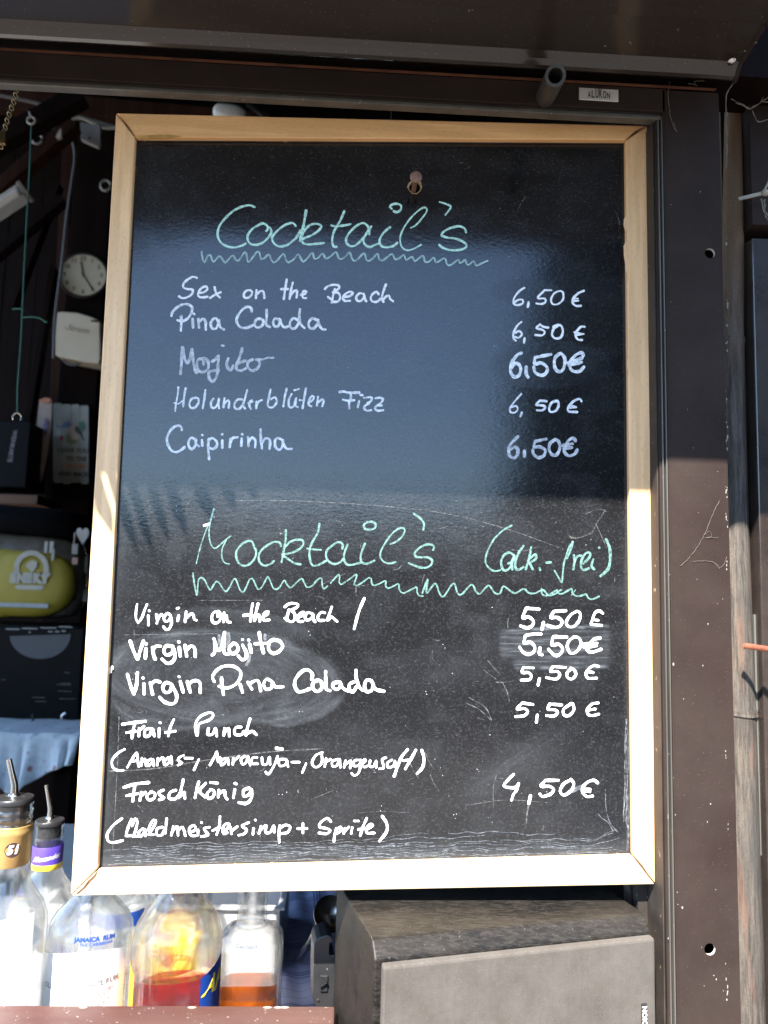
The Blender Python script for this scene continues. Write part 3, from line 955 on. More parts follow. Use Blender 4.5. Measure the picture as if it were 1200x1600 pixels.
idx = np.arange(nv).reshape(NY + 1, NX + 1)
q = np.stack([idx[:-1, :-1], idx[1:, :-1], idx[1:, 1:], idx[:-1, 1:]], -1)[keep]
me = bpy.data.meshes.new('panel')
me.vertices.add(nv)
off = np.array(wloc(cb))
me.vertices.foreach_set('co', (G.reshape(-1, 3) - off).astype(np.float32).ravel())
me.loops.add(q.size)
me.loops.foreach_set('vertex_index', q.ravel().astype(np.int32))
me.polygons.add(len(q))
me.polygons.foreach_set('loop_start', np.arange(0, q.size, 4, dtype=np.int32))
me.polygons.foreach_set('loop_total', np.full(len(q), 4, dtype=np.int32))
me.update(calc_edges=True)
ca = me.color_attributes.new('wear', 'FLOAT_COLOR', 'POINT')
arr = np.ones((nv, 4), np.float32)
arr[:, 0] = wear.ravel(); arr[:, 1] = gl.ravel(); arr[:, 2] = 0
ca.data.foreach_set('color', arr.ravel())
me.materials.append(M['board'])
po = bpy.data.objects.new('panel', me)
COL.objects.link(po)
po.parent = cb
# chipped rim of the nail hole, with its depth
mb = MB()
n = len(hole)
o_ = [P(a, b, YPAN - 0.0003) for a, b in hole]
i_ = [P(647.8 + (a - 647.8) * (0.84 if k not in (0, 1, 10) else 0.78), 293 + (b - 293) * 0.85, YPAN - 0.0001) for k, (a, b) in enumerate(hole)]
bk = [p + Vector((0, 0.004, 0)) for p in i_]
mb.add(o_ + i_, [(k, (k + 1) % n, (k + 1) % n + n, k + n) for k in range(n)])
mb.add(i_ + bk, [(k, (k + 1) % n, (k + 1) % n + n, k + n) for k in range(n)])
mb.build('hole_rim', M['chip'], cb, fix=False)
mb = MB(); c_ = P(647, 292, YPAN); mb.box((c_.x - 0.012, YPAN + 0.0045, c_.z - 0.012), (c_.x + 0.012, YPAN + 0.006, c_.z + 0.012)); mb.build('hole_backing', M['black_wood'], cb)
# lacquer chips along the right inner edge, ragged glue on the upper left
mb = MB()
def blob(mb, pts, Y):
    p = [P(a, b, Y) for a, b in pts]
    mb.prism(p, (0, 0.0004, 0))
blob(mb, [(979.5, 336), (975, 342), (974.5, 352), (977, 360), (980, 362)], -0.0002)
blob(mb, [(980, 374), (974.5, 384), (975, 400), (977, 412), (978, 424), (981, 428)], -0.0002)
blob(mb, [(984, 556), (980.5, 562), (980, 572), (983, 580), (986, 582)], -0.0002)
mb.build('lacquer_chips', M['pine_v'], cb, fix=False)['kind'] = 'stuff'
mb = MB()
blob(mb, [(214, 212), (236, 211), (262, 210), (285, 212.5), (270, 215.5), (247, 217), (228, 215.5), (215, 216.5)], -0.0003)
mb.build('glue_stain', surf('dried_glue', (0.50, 0.28, 0.08), 0.35, 0, 0.3, 90), cb, fix=False)
mb = MB()
for (x0, x1, y) in ((806, 834, 217), (922, 936, 219), (222, 282, 219.5)):
    for k in range(9):
        a = random.uniform(x0, x1)
        mb.sphere(P(a, y + random.uniform(-1, 1), YPAN - 0.0008), 0.0006, 5, sx=(random.uniform(1, 3.5), 0.5, 0.7))
for k in range(40):
    py = random.uniform(760, 1330)
    mb.sphere(P(983 + (py - 765) * 0.0105 + random.uniform(0, 2), py, YPAN - 0.0008), 0.0004, 5, sx=(0.8, 0.5, random.uniform(1, 5)))
for a, b in ((170, 1046), (172, 1049), (175, 1044)):
    mb.sphere(P(a, b, YPAN - 0.001), 0.0016, 6, sx=(1, 0.4, 1.3))
mb.build('frame_crumbs', surf('pale_crumbs', (0.6, 0.58, 0.52), 0.9), cb, fix=False)['kind'] = 'stuff'

# ------------------------------------------------------------------ handwriting
YW = [YPAN - 0.00012]
def ribbon(mb, pts, width, taper=True, wob=0.13, Y=None, step=2.2):
    cp = catmull(pts, step)
    n = len(cp)
    y0 = YW[0] if Y is None else Y
    L, Rr = [], []
    seed = random.uniform(0, 99)
    for i, p in enumerate(cp):
        if i == 0:
            d = cp[1] - p
        elif i == n - 1:
            d = p - cp[-2]
        else:
            d = cp[i + 1] - cp[i - 1]
        d = d / (np.linalg.norm(d) + 1e-9)
        nn = np.array([-d[1], d[0]])
        w_ = width / 2 * (1 + wob * math.sin(seed + i * 0.55) + wob * 0.6 * math.sin(seed * 2 + i * 1.7))
        yy = y0 - i * 2.5e-6
        a = P(*(p + nn * w_), yy); b = P(*(p - nn * w_), yy)
        L.append(a); Rr.append(b)
    vs_ = []
    for a, b in zip(L, Rr):
        vs_ += [a, b]
    mb.add(vs_, [(2 * i, 2 * i + 1, 2 * i + 3, 2 * i + 2) for i in range(n - 1)])
    for e, (p, p2) in enumerate(((cp[0], cp[1]), (cp[-1], cp[-2]))):
        d = p - p2
        d = d / (np.linalg.norm(d) + 1e-9)
        th = math.atan2(d[1], d[0])
        yy = y0 - (0 if e == 0 else (n - 1) * 2.5e-6)
        w_ = width / 2 * 0.98
        ring = [P(p[0] + w_ * math.cos(th + t), p[1] + w_ * math.sin(th + t), yy) for t in np.linspace(-math.pi / 2, math.pi / 2, 7)]
        mb.add([P(p[0], p[1], yy)] + ring, [(0, k + 1, k + 2) for k in range(6)])
    YW[0] = YW[0] - 0.4e-6 if Y is None else YW[0]

def parse(s, sx, ox, oy):
    out = []
    for st in s.split(';'):
        t = st.split()
        w_ = None
        if not t:
            continue
        if t[0].startswith('w'):
            w_ = float(t[0][1:]); t = t[1:]
        out.append((w_, [(ox + float(a.split(',')[0]) / sx, oy + float(a.split(',')[1]) / sx) for a in t]))
    return out

def write(label, mt, width, *chunks):
    mb = MB()
    for s, sx, ox, oy in chunks:
        for w_, pts in parse(s, sx, ox, oy):
            ribbon(mb, pts, (w_ or width) * (0.92 if mt == 'white' else 1.0))
    o = mb.build('handwriting', M[mt], cb, fix=False)
    o['label'] = label
    return o

A = (5, 300, 300); B = (5, 540, 300); C_ = (6, 260, 420); D_ = (6, 440, 420); E_ = (6, 260, 520); F_ = (1200 / 180, 260, 590); G_ = (1200 / 180, 430, 590); H_ = (800 / 150, 780, 430)
write('mint green heading Cocktail\'s', 'mint', 3.5,
('488,118 460,105 430,105 380,118 320,150 260,205 215,265 200,325 212,375 245,410 300,432 350,430 400,415 418,403;'
 '580,305 595,285 585,262 555,245 520,258 470,290 435,340 440,385 470,410 515,410 560,390 600,350 620,310 605,275 590,280;'
 '810,265 790,243 750,248 700,275 650,320 625,360 640,400 680,425 740,415 790,380 820,350 845,300;'
 'w4.2 892,145 882,200 868,280 850,340 845,380;855,350 880,300 920,260 970,248 1010,265 990,300 940,335 880,360 855,375 870,400 910,410 970,405 1030,398;'
 '1190,150 1160,220 1130,270 1105,320 1095,380 1105,425 1130,428;1090,262 1120,268 1180,262 1238,252', *A),
('185,330 180,280 145,243 100,255 45,300 10,350 5,390 30,420 70,420 120,380 160,330 200,270;195,275 160,330 140,370 150,410 190,430 230,412 260,403;'
 '348,275 310,305 275,350 265,390 285,425 330,432 375,420 405,397;360,130 345,115 365,98 400,92 432,105 430,140 400,158 375,150;'
 'w2.6 510,280 550,258 600,200 635,150 625,122 590,130 530,180 480,240 440,310 425,370 440,430 480,455 530,445 590,412;'
 'w2.8 735,78 780,92 822,112 810,140 780,178;'
 '940,315 930,285 890,268 840,275 780,300 750,335 790,355 860,365 920,390 945,415 930,440 870,455 800,450 750,430 732,413', *B))
write('mint green zigzag underline below Cocktail\'s', 'mint_soft', 2.9,
('75,465 80,510 97,550 125,495 145,495 165,545 185,530 215,500 240,530 262,553 290,520 320,497 345,535 370,530 410,470 425,480 437,548 460,530 510,465 525,470 540,525 560,520 600,490 620,530 640,552 670,530 715,482 730,520 750,550 790,530 830,487 850,520 870,545 900,520 940,475 955,520 985,515 1020,480 1045,520 1080,505 1125,470 1145,515 1165,525 1200,505 '
 '1230,472 1250,520 1270,540 1300,520 1345,478 1360,525 1380,540 1410,520 1450,482 1462,525 1490,535 1530,505 1565,485 1585,525 1615,520 1655,492 1670,530 1695,520 1720,508 1740,540 1770,520 1805,498 1820,545 1850,545 1890,512 1905,550 1940,535 1975,518 1990,560 2005,575 2040,560 2080,528 2090,555 2115,545 2135,530 2150,570 2175,560 2200,540 2220,575 2260,560 2310,537', *A),)
write('white chalk line Sex on the Beach', 'white', 3.9,
('285,85 250,75 200,100 160,140 160,175 200,190 245,195 240,235 200,265 150,275 118,258;310,225 350,220 385,190 370,165 330,180 300,220 300,255 330,268 385,262;452,170 460,210 480,250 500,268;508,220 460,240 408,275;'
 '790,200 750,205 725,240 735,270 770,270 800,240 805,215 785,200;845,200 840,235 840,275;845,240 880,210 905,205 915,235 918,275;1128,100 1115,180 1100,285;1075,190 1140,190', *C_),
('105,130 90,190 75,280;80,260 110,215 140,200 145,230 140,270;180,245 220,235 232,212 205,210 192,245 205,275 228,275;405,190 430,165 480,150 530,155 540,180 500,210 480,220;500,190 485,240 470,315;490,222 530,225 550,265 530,305 480,310;435,265 465,285;'
 '590,265 640,255 670,225 640,215 600,235 575,270 590,300 640,300;770,235 730,230 700,265 710,300 745,300 770,265 775,240 780,280 795,305;910,240 890,215 850,240 835,275 850,305 890,310 930,280;978,145 955,210 940,270 955,310;950,290 985,255 1010,250 1015,280 1045,303', *D_))
write('white chalk line Pina Colada', 'white_soft', 4.0,
('48,440 55,410 95,365 150,335 210,335 240,365 235,410 200,465 150,490 105,483;138,445 140,500 135,580;245,470 250,550;255,420 262,425;300,470 305,550;305,500 340,470 365,490 370,570;480,490 465,460 430,480 415,520 430,560 465,560 485,520 490,480 500,540 540,570;'
 '800,400 795,370 760,355 710,385 665,450 660,500 690,545 740,555 790,540 815,525;880,470 850,470 830,500 835,540 870,550 905,520 905,480 880,470;940,385 940,450 935,520 970,545;1050,475 1020,465 1000,500 1015,540 1050,535 1065,490 1060,470;1070,480 1085,530 1110,550 1140,540', *C_),
('150,480 110,465 80,500 85,550 120,560 155,520 160,480;172,380 165,450 180,520 215,555;330,480 290,465 255,500 260,550 300,560 335,520 345,480;340,480 355,530 380,565 410,570', *D_))
write('faded white chalk line Mojito', 'white_faint', 4.4,
('132,385 140,300 150,130 165,220 195,285 225,230 238,150 250,250 265,340 285,375;345,245 300,250 285,300 300,350 340,370 385,345 395,290 375,245 345,240;345,250 350,295;425,270 460,250 490,215 485,290 480,370 460,430 430,458 400,420 400,370 440,355 490,352;'
 'w3.6 520,120 535,122;580,240 565,290 580,335 605,350 625,310;712,145 690,220 655,310 660,345 700,355 745,335;665,290 700,275 740,262;810,250 770,270 760,310 790,350 830,350 870,310 870,270 840,250;w3 850,245 900,250 950,235 1003,235;w2.6 345,292 350,297;w2.6 283,373 288,375;w2.6 998,235 1005,236;w2.6 130,383 134,386', *E_))
write('white chalk line Holunderblüten Fizz', 'white_soft', 3.3,
('w2.6 125,100 118,180 100,270 92,350;200,110 185,200 175,300;w2.2 80,262 120,275 150,255 180,235;w3.4 122,102 128,104;310,210 265,220 240,270 255,315 300,310 335,260 330,215 300,208;407,130 395,220 378,318;490,220 465,255 470,310 510,310 545,250 550,215 540,270 550,320;605,215 595,310;600,280 640,235 655,250 648,315;'
 '790,230 750,225 710,270 715,320 760,325 790,290;842,130 820,210 800,290 820,322;855,265 900,250 895,235 870,250 865,300 880,325;940,250 935,320;940,290 960,250 995,235;1085,125 1070,200 1055,280 1075,310 1120,300 1150,250 1130,205 1090,225', *F_),
('120,115 100,200 85,300;170,170 140,240 150,310 190,300 205,250 220,215;215,240 210,290 235,308;200,132 245,118;320,112 305,200 285,320;255,235 290,240;345,260 385,240 405,200 385,190 355,230 350,280 375,300;445,200 435,290;445,260 490,225 505,240 490,300;'
 'w4 670,150 720,145 760,157 875,155;705,230 760,240 825,235;785,170 790,205 770,260 772,320;875,245 860,310;885,180 910,183;925,210 970,205 1010,210 990,250 950,270 990,265 940,290 925,320 955,345 1000,338;1045,215 1090,210 1125,225 1100,265 1060,290 1040,320 1065,345 1125,340;1060,290 1110,290', *G_))
write('white chalk line Caipirinha', 'white_soft', 3.9,
('160,545 150,510 110,500 60,530 20,590 5,650 25,720 60,765 110,775 160,750 190,722;290,640 260,625 230,670 235,720 265,745 300,710 310,650;300,640 310,690 340,715;370,650 375,710;372,597;440,640 435,720 445,850;445,650 480,630 525,670 520,720 480,745 450,730;'
 '582,655 582,730;580,590;665,640 660,725;665,680 690,630 740,622;785,635 780,710;788,590;850,620 855,715;855,670 890,625 925,650 925,725;980,540 985,640 995,735;990,690 1030,635 1070,640 1080,680 1075,740;1190,640 1150,630 1130,670 1140,730 1180,750 1210,710 1215,650', *F_),
('75,650 90,700 120,740 170,742', *G_))
write('white chalk price 6,50 € beside Sex on the Beach', 'white', 4.0,
('w3.4 210,105 165,135 125,190 120,235 150,250 195,235 195,205 160,205 130,225;245,225 238,265;w3.2 435,125 375,125;w3.4 375,128 320,190 380,195 385,225 350,240 310,235;w3.2 530,140 510,130 460,150 432,200 445,240 490,240 530,205 535,165 530,140;705,130 660,150 620,190 612,230 640,255 680,255;w3 625,195 655,195;w3 620,215 660,212', *H_))
write('white chalk price 6,50 € beside Pina Colada', 'white', 4.0,
('w3.4 185,390 150,420 120,480 120,530 138,545;w3.4 130,515 165,520 190,490 165,465 135,480;212,525 207,560;w3.6 340,410 370,430 410,437;w3.6 340,410 310,440 360,455 380,475 360,500 300,498;490,420 455,445 440,495 465,525 510,520 530,475 520,425 490,415 450,430;710,430 680,430 645,470 635,500 655,535 690,540;w3 625,475 700,490;w3 640,500 705,490', *H_))
write('smeared white price 6,50 € beside Mojito', 'white_soft', 5.0,
('185,648 150,665 105,730 95,800 120,845 160,840 180,790 165,745 130,735 105,770;225,765 225,820 240,850;430,660 300,685;300,685 295,740 350,730 400,770 390,815 350,835 300,810 288,765;500,655 465,690 460,750 480,795 520,800 545,750 545,690 515,650 495,655;700,670 690,645 640,665 600,710 590,770 620,800 670,800 705,765;575,730 690,690;580,750 685,725', *H_))
write('thin white price 6,50 € beside Holunderblüten Fizz', 'white_soft', 3.6,
('w2.8 185,988 130,1050 90,1110 95,1140 130,1145 155,1115 140,1090 100,1100;188,1145 178,1175;340,1045 395,1050;340,1045 305,1080 360,1085 385,1100 360,1125 315,1125;480,1050 440,1060 415,1110 430,1140 475,1125 495,1080 485,1045 455,1050;685,1050 670,1030 620,1050 575,1100 580,1135 650,1140;590,1105 640,1100;600,1085 630,1095', *H_))
write('faded white price 6,50 € beside Caipirinha', 'white_faint', 4.8,
('155,1345 110,1390 80,1440 85,1500 120,1525 150,1500 155,1450 130,1430 95,1450;210,1465 210,1510;390,1365 300,1385;300,1385 290,1430 340,1430 385,1460 370,1505 325,1520 285,1490 280,1455;465,1370 425,1400 415,1450 440,1495 480,1495 505,1440 495,1385 465,1368;635,1380 620,1358 580,1375 550,1430 545,1475 580,1505 630,1490 650,1455;525,1420 610,1405;540,1445 605,1435', *H_))
I_ = (6, 290, 780); J_ = (6, 490, 780); K_ = (1200 / 220, 750, 820); T3 = (3, 600, 760)
write('mint green heading Mocktail\'s', 'mint_sunlit', 3.2,
('w1.6 100,605 130,480 170,350 215,235;w2 265,90 245,170 225,250 220,340 240,430 275,460 320,430 375,380 425,345;w2.8 265,92 250,140 235,190;w2 380,385 345,460 340,540 365,595 408,607;640,440 625,400 590,390 530,420 480,480 475,540 500,600 550,625 610,600 655,540 660,480 645,455;895,438 880,405 830,400 770,430 710,480 685,530 695,590 735,622 790,610 828,580;'
 '940,290 938,380 920,480 900,590;940,440 980,400 1040,380 1095,385 1105,420 1070,465 1000,500 905,520;910,525 960,560 1020,600 1078,610', *I_),
('55,230 40,310 5,370 -20,420 -38,480 -35,560 -15,615 10,625 60,610 120,575;w2.6 -60,462 0,470 70,475;270,465 270,420 230,402 180,430 125,480 118,540 150,590 200,608 250,590 275,560;318,425 290,500 285,560 310,610 360,615 440,595;482,415 455,480 440,540 450,590 490,605 540,590 570,575;500,215 470,245 485,280 530,285 575,270 580,230 545,210 500,218;'
 'w2.7 720,420 770,400 830,350 855,290 830,268 780,285 720,340 660,430 630,490 625,540 650,580 690,600 730,600 770,588;940,135 1000,180 1035,230 1028,285;1120,475 1130,450 1110,425 1060,425 1000,450 950,500 955,535 1010,545 1070,545 1108,570 1105,610 1060,640 1000,640 940,620 892,600', *J_))
write('small white dab beside the first stroke of Mocktail\'s', 'white', 4.2, ('w4.4 175,246 195,240;w3.2 195,240 220,230', *I_))
write('mint green note (alk.-frei)', 'mint_sunlit', 3.6,
('w2.6 270,5 200,45 130,110 80,190 50,270 50,330 90,380 135,395 175,385;240,330 260,325 285,290 290,265 250,235 205,260 180,310 190,370 215,390 250,370 285,300 295,260 270,320 275,380;370,180 330,240 305,310 300,360 325,385 370,360;437,190 420,280 390,380;415,300 470,250 475,290 420,325;425,330 450,380;508,368 512,385;565,322 605,320;'
 'w2.6 790,145 760,190 735,260 715,330 705,420 697,490 670,450 635,390;790,145 770,220 740,285;800,260 805,310 795,380;800,330 830,270 860,262;880,330 930,280 940,240 905,240 870,290 860,350 880,385 930,370;965,295 950,350 975,380;1015,195;w4.4 1075,125 1105,200 1110,290 1095,370 1060,410 1028,435', *K_))
write('greyish green wavy underline below Mocktail\'s', 'mint_sunlit', 2.3,
('68,692 80,780 105,900 115,800 125,750 150,735 180,760 215,830 235,850 265,800 290,770 320,790 350,840 380,865 410,830 455,745 480,770 510,850 540,870 570,820 600,750 625,742 650,790 680,845 710,830 745,770 770,728 795,770 820,830 850,845 885,820 925,760 950,800 985,830 1020,800 1085,745 1110,780 1135,825 1160,825 1200,800 1225,765 1260,740 1278,745 1280,800 1295,840 1330,815', *I_),
('w2.3 160,785 235,705 245,720 240,780 255,800 300,775;w2.3 315,765 400,705 395,750 378,800 400,810 450,785 520,735 540,745 545,790 570,808 620,790 675,765 675,810 695,835 740,820 795,795 805,850 840,880 900,855 965,825 970,870 990,905 1025,908', *J_),
('w2.6 180,500 205,435 200,500 240,455 260,500 280,515 325,455 345,500 365,505 410,460 430,490 450,503 490,465 520,500 545,500 560,468 600,495 620,500 655,480 680,500 710,500 745,485 770,510 800,505 830,485', *T3),
('w2.7 524,545 530,590 560,605 610,585 655,555 665,580 700,588 780,545 785,580 815,605 860,605 905,590 920,620 950,635 985,625 1015,610;w1.5 780,600 815,555', *K_))
L_ = (6, 190, 930); M_ = (6, 380, 930); N_ = (1200 / 220, 190, 1030); O_ = (1200 / 220, 400, 1020); Q_ = (1200 / 190, 770, 940)
write('white chalk line Virgin on the Beach with a slash', 'white', 4.0,
('w3.2 145,85 135,150 135,220 155,260;w3.6 155,260 190,210 215,140 238,85;250,190 252,280;258,145;325,180 335,240 330,262;335,235 355,195 378,180;460,190 430,170 395,210 410,245 445,235 460,200 468,260 450,310 420,325 392,295;535,190 525,240;520,125 535,120;605,155 595,250;605,215 650,175 675,185 680,225 700,235;'
 '905,150 860,165 845,220 865,260 910,250 930,200 915,155;905,160 900,200;960,165 955,250;960,200 985,190 990,245 1020,255', *L_),
('w5 5,190 40,185 90,195;88,80 75,160 68,245;140,78 120,160 105,240;110,230 135,180 150,185 155,245;190,200 230,175 235,150 205,160 185,200 195,235 245,230;390,110 420,85 470,75 515,90 500,115 460,135;430,135 415,190 410,235;445,140 480,170 485,220 450,250 390,215;520,205 570,180 570,155 535,170 505,210 520,245 560,245;'
 '640,170 600,165 580,210 600,235 640,215 655,175 655,220 675,250;765,165 730,160 700,200 710,235 760,235;830,110 810,170 790,235;800,230 830,200 845,215 880,245;w4.2 1135,30 1085,150 1040,315', *M_))
write('bold white line Virgin Mojito', 'white', 5.2,
('80,430 115,530 150,600;150,600 175,520 205,430;228,500 222,590;228,455;290,490 300,560 315,600;w4.6 290,520 320,480 365,478;480,480 420,475 395,520 420,560 470,545 490,500 500,570 480,620 430,640 380,600;540,490 550,570;535,437;595,470 610,570;w4.8 605,520 650,475 685,500 690,575;'
 '865,410 880,460 870,540 850,560;w4.8 870,450 900,510 930,500 965,350;965,350 965,400 955,500 970,550 1005,550;1050,450 1010,490 1020,540 1060,545 1095,500 1070,455 1045,450;1135,470 1170,540 1165,590 1130,605 1095,570;w4 1132,415', *L_),
('60,460 75,535;w4.6 50,420;150,350 165,440 190,540;w4.4 110,455 230,450;290,415 245,440 240,510 280,545 330,530 370,480 340,430 290,420', *M_))
write('ghost of rubbed out letters behind Virgin Mojito', 'ghost', 5.0, ('915,380 920,460;1000,360 1005,420 985,480', *L_), ('205,375 205,410;60,560 50,620 30,650', *M_))
write('bold white line Virgin Pina Colada', 'white', 5.0,
('50,130 75,220 105,295;105,295 125,230 135,115;190,210 192,295;w4.4 182,160;245,200 255,260 265,300;w4.6 250,220 285,185 330,195;420,210 375,200 350,245 375,285 415,270 430,220;435,230 470,310 455,370 410,380 360,360 325,325;500,190 525,280;w4.2 488,148;560,190 585,280;w4.6 565,220 610,185 665,195 670,285;'
 'w4.6 790,190 775,150 810,95 870,60 950,60 1010,100 1010,160 970,215 900,245 830,230;852,160 855,220 868,300;1010,215 1030,280;w4.4 1075,195 1110,255;w4.6 1085,210 1150,180 1175,210 1185,270', *N_),
('w4.4 130,240 90,225 65,265 85,310 130,300 140,245 165,290 230,290', *O_))
write('last word Colada of the bold white line', 'white_soft', 4.8,
('475,225 480,180 440,145 390,160 340,220 330,280 360,330 410,325 460,305;535,235 490,250 485,300 520,330 560,300 555,245 520,230;593,160 595,250 600,310 630,322;700,250 660,260 660,300 700,310 725,270;715,250 740,300 785,325;830,250 795,270 800,320 830,330 855,290;852,150 855,220 880,290 910,318;985,240 945,230 925,280 940,330 985,320 1000,270;990,250 1020,310 1090,328', *O_))
write('bold white price 5,50 € beside Virgin on the Beach', 'white', 4.8,
('455,75 330,65;330,65 295,160 350,150 400,190 390,235 340,260 275,240;500,205 485,275;720,90 610,95;600,100 570,160 630,155 680,190 670,235 620,255 535,235;w4.2 830,95 770,130 725,200 745,245 800,245 855,180 860,110 825,95;w4.2 1085,115 1050,90 1010,110 985,170 970,220;w4 1000,180 1040,185;w3.6 970,225 1075,235', *Q_))
write('bold white price 5,50 € in the wiped bar beside Virgin Mojito', 'white', 4.8,
('475,320 420,318 330,332;320,340 310,410 370,400 415,450 400,500 350,520 300,500 265,450;465,455 460,520 485,525;730,350 600,345;590,360 585,430 650,420 690,470 660,520 610,530 550,470;w4.4 800,350 750,390 735,450 770,510 830,490 870,420 850,360 800,345;1060,360 1000,370 960,410 925,460 970,500 1070,470;w4 890,415 1030,410;w5 900,450 1020,435', *Q_))
write('white price 5,50 € beside Virgin Pina Colada', 'white', 4.2,
('w3.6 400,655 300,650;300,655 290,700 350,700 380,730 360,770 280,775;460,760 447,825;w3.6 720,650 590,640;590,645 570,690 640,690 660,730 620,765 530,750;775,660 735,700 735,745 780,765 820,720 800,670 770,655;1045,640 1000,630 950,660 920,710 940,755 1025,755;940,690 990,700', *Q_))
write('white price 5,50 € beside Fruit Punch', 'white', 4.3,
('395,1015 290,1000;290,1000 240,1060 310,1055 345,1085 310,1125 225,1135;w4.6 440,1120 430,1190;680,1020 560,1010;560,1015 545,1060 620,1070 640,1095 600,1130 530,1125;770,1010 700,1060 700,1115 750,1125 800,1070 790,1010 760,1010;1040,1000 980,1010 935,1060 940,1110 980,1125 1045,1110;950,1070 1010,1060', *Q_))
R3 = (1200 / 260, 160, 1110); S3 = (1200 / 280, 400, 1150); T_ = (4.8, 150, 1230); U_ = (4.8, 390, 1240); W_ = (1200 / 190, 770, 1190)
write('white chalk line Frait Punch', 'white', 4.2,
('w5 145,100 200,92 310,78;235,90 220,150 213,200;175,160 240,150;265,130 262,185;265,150 300,115;345,130 310,140 305,185 340,180 360,130 375,185;410,130 408,190;415,88;w3.6 515,65 490,120 475,185;455,160 525,150;'
 'w3.8 680,180 670,110 690,60 730,30 780,15 800,35 770,70 700,95 690,110 685,180;765,130 760,175 795,170 815,130 825,185;880,130 875,180;880,160 910,130 915,185;1000,120 960,125 955,170 1000,175 1020,150;1065,60 1045,130 1035,180;1040,170 1080,150 1110,175', *R3))
write('white chalk line (Ananas-, Maracuja-, Orangensaft)', 'white', 3.5,
('160,280 110,310 70,360 75,410 110,432 150,432;180,410 215,350 248,305 255,360 262,405;w3.2 210,370 255,360;285,345 280,400;285,375 305,350 315,400;350,350 325,370 330,400 355,380 365,350 370,400;400,345 395,395;400,370 435,340 445,390;475,340 450,365 455,395 480,375 495,330 500,385;585,325 560,335 545,355 560,370 575,380 545,395;595,345 650,345;695,355 660,430;'
 '775,395 810,330 825,295 828,345 836,370;835,372 848,338 856,395;885,345 855,365 860,395 885,375 905,345 910,390;945,345 940,390;945,370 985,330;1030,330 1000,350 1010,390 1040,370 1050,330 1065,395;1115,340 1085,340 1075,380 1120,385', *R3),
('40,145 45,190 75,185 90,140 95,190;145,135 125,190 85,255 65,240;w5.5 137,82 175,88;200,155 155,160 160,200 200,190 205,160 215,205;240,175 290,175;335,185 310,245;445,110 400,130 375,180 400,210 440,180 440,110;470,150 460,205;465,175 500,155;550,155 510,170 515,205 545,195 560,155 565,210;600,165 590,210;600,190 635,165 630,215;'
 '700,160 660,165 655,200 690,195 705,165 690,240 660,265 640,250;705,190 735,165 730,155 710,180 725,210 745,200;765,165 760,200 785,205 805,165 805,210;870,145 845,155 850,185 855,215 825,220;910,160 880,180 885,210 920,200 930,165 935,210;w4.4 1015,90 975,140 950,200 925,270;w4.4 1070,95 1040,150 1000,220;w3.4 985,165 1020,160;w4.4 1110,95 1125,150 1115,210 1080,250', *S3))
write('white chalk line Frosch König', 'white', 4.2,
('w4.6 155,555 240,530 335,520;235,535 225,600 218,655;175,615 255,600;280,590 270,650;275,620 310,590;350,590 320,615 335,645 370,635 380,600 350,585;440,575 405,590 420,615 445,630 410,645;530,575 490,590 480,630 520,640 550,610;583,500 570,560 550,630;560,620 590,590 595,635;695,515 680,570 668,630;745,525 700,580 740,625;785,570 755,600 765,635 800,620 805,580 780,570;780,520 830,525;840,575 835,625;840,600 880,580 885,620 900,640;955,570 945,630;955,526 966,530;w4.6 1060,560 1020,575 1020,620 1060,605 1075,570 1075,630 1040,670 985,665', *R3))
write('white chalk line (Waldmeistersirup + Sprite)', 'white', 3.8,
('195,235 130,285 85,350 90,400 130,415 200,400;265,240 235,320 225,365;270,290 295,235 310,260 295,330 280,370;225,365 280,365 320,370;350,310 320,340 335,370 360,340 370,310 370,365;395,355 430,300 450,250 430,245 400,300 405,350 430,355;500,300 460,310 455,355 490,360 515,320;530,235 525,290 520,345;580,295 565,360;575,330 610,295 615,360;620,320 650,300 670,365;'
 '700,340 745,320 735,285 700,310 710,360 745,365;765,320 765,360;790,265;850,300 810,310 830,340 840,360 790,370;930,220 925,290 905,355;875,325 930,300;955,335 985,310 1000,275 965,280 950,320 960,350 985,340;1010,300 1015,350;1015,330 1060,295;1145,265 1095,290 1130,320 1110,350 1070,360', *T_),
('30,260 25,305;42,198;85,245 70,300;75,280 115,240;125,240 120,290 155,290 180,240 185,290;225,240 220,300 222,365;225,260 270,235 305,250 285,290 240,300;400,225 400,295;360,262 430,262;610,210 580,185 530,220 525,250 570,260 605,275 580,300 520,295;650,260 640,300 632,360;645,280 680,250 690,275 655,300;715,260 705,300;715,280 745,250;770,255 762,300;785,205 815,205;878,185 850,250 830,315;815,270 860,262;880,270 925,240 905,230 875,260 880,295 935,295;w4.4 995,170 1030,230 1025,290 975,355', *U_))
write('white price 4,50 € beside Frosch König', 'white', 4.6,
('w4.2 205,125 150,180 108,240 160,255 220,255 255,215;w4.2 255,215 230,290 205,320 185,380;372,335 355,415;645,185 520,185;520,185 475,240 560,245 600,275 570,320 490,345 465,320;770,180 700,220 665,290 700,330 770,290 800,220 770,175;1035,210 1000,185 940,200 890,250 890,310 930,345 985,340;900,270 960,275;w3.6 910,295 960,298', *W_))
write('grey smear between the last price digits and its euro sign', 'ghost', 6.0, ('785,292 840,262 905,235', *W_))

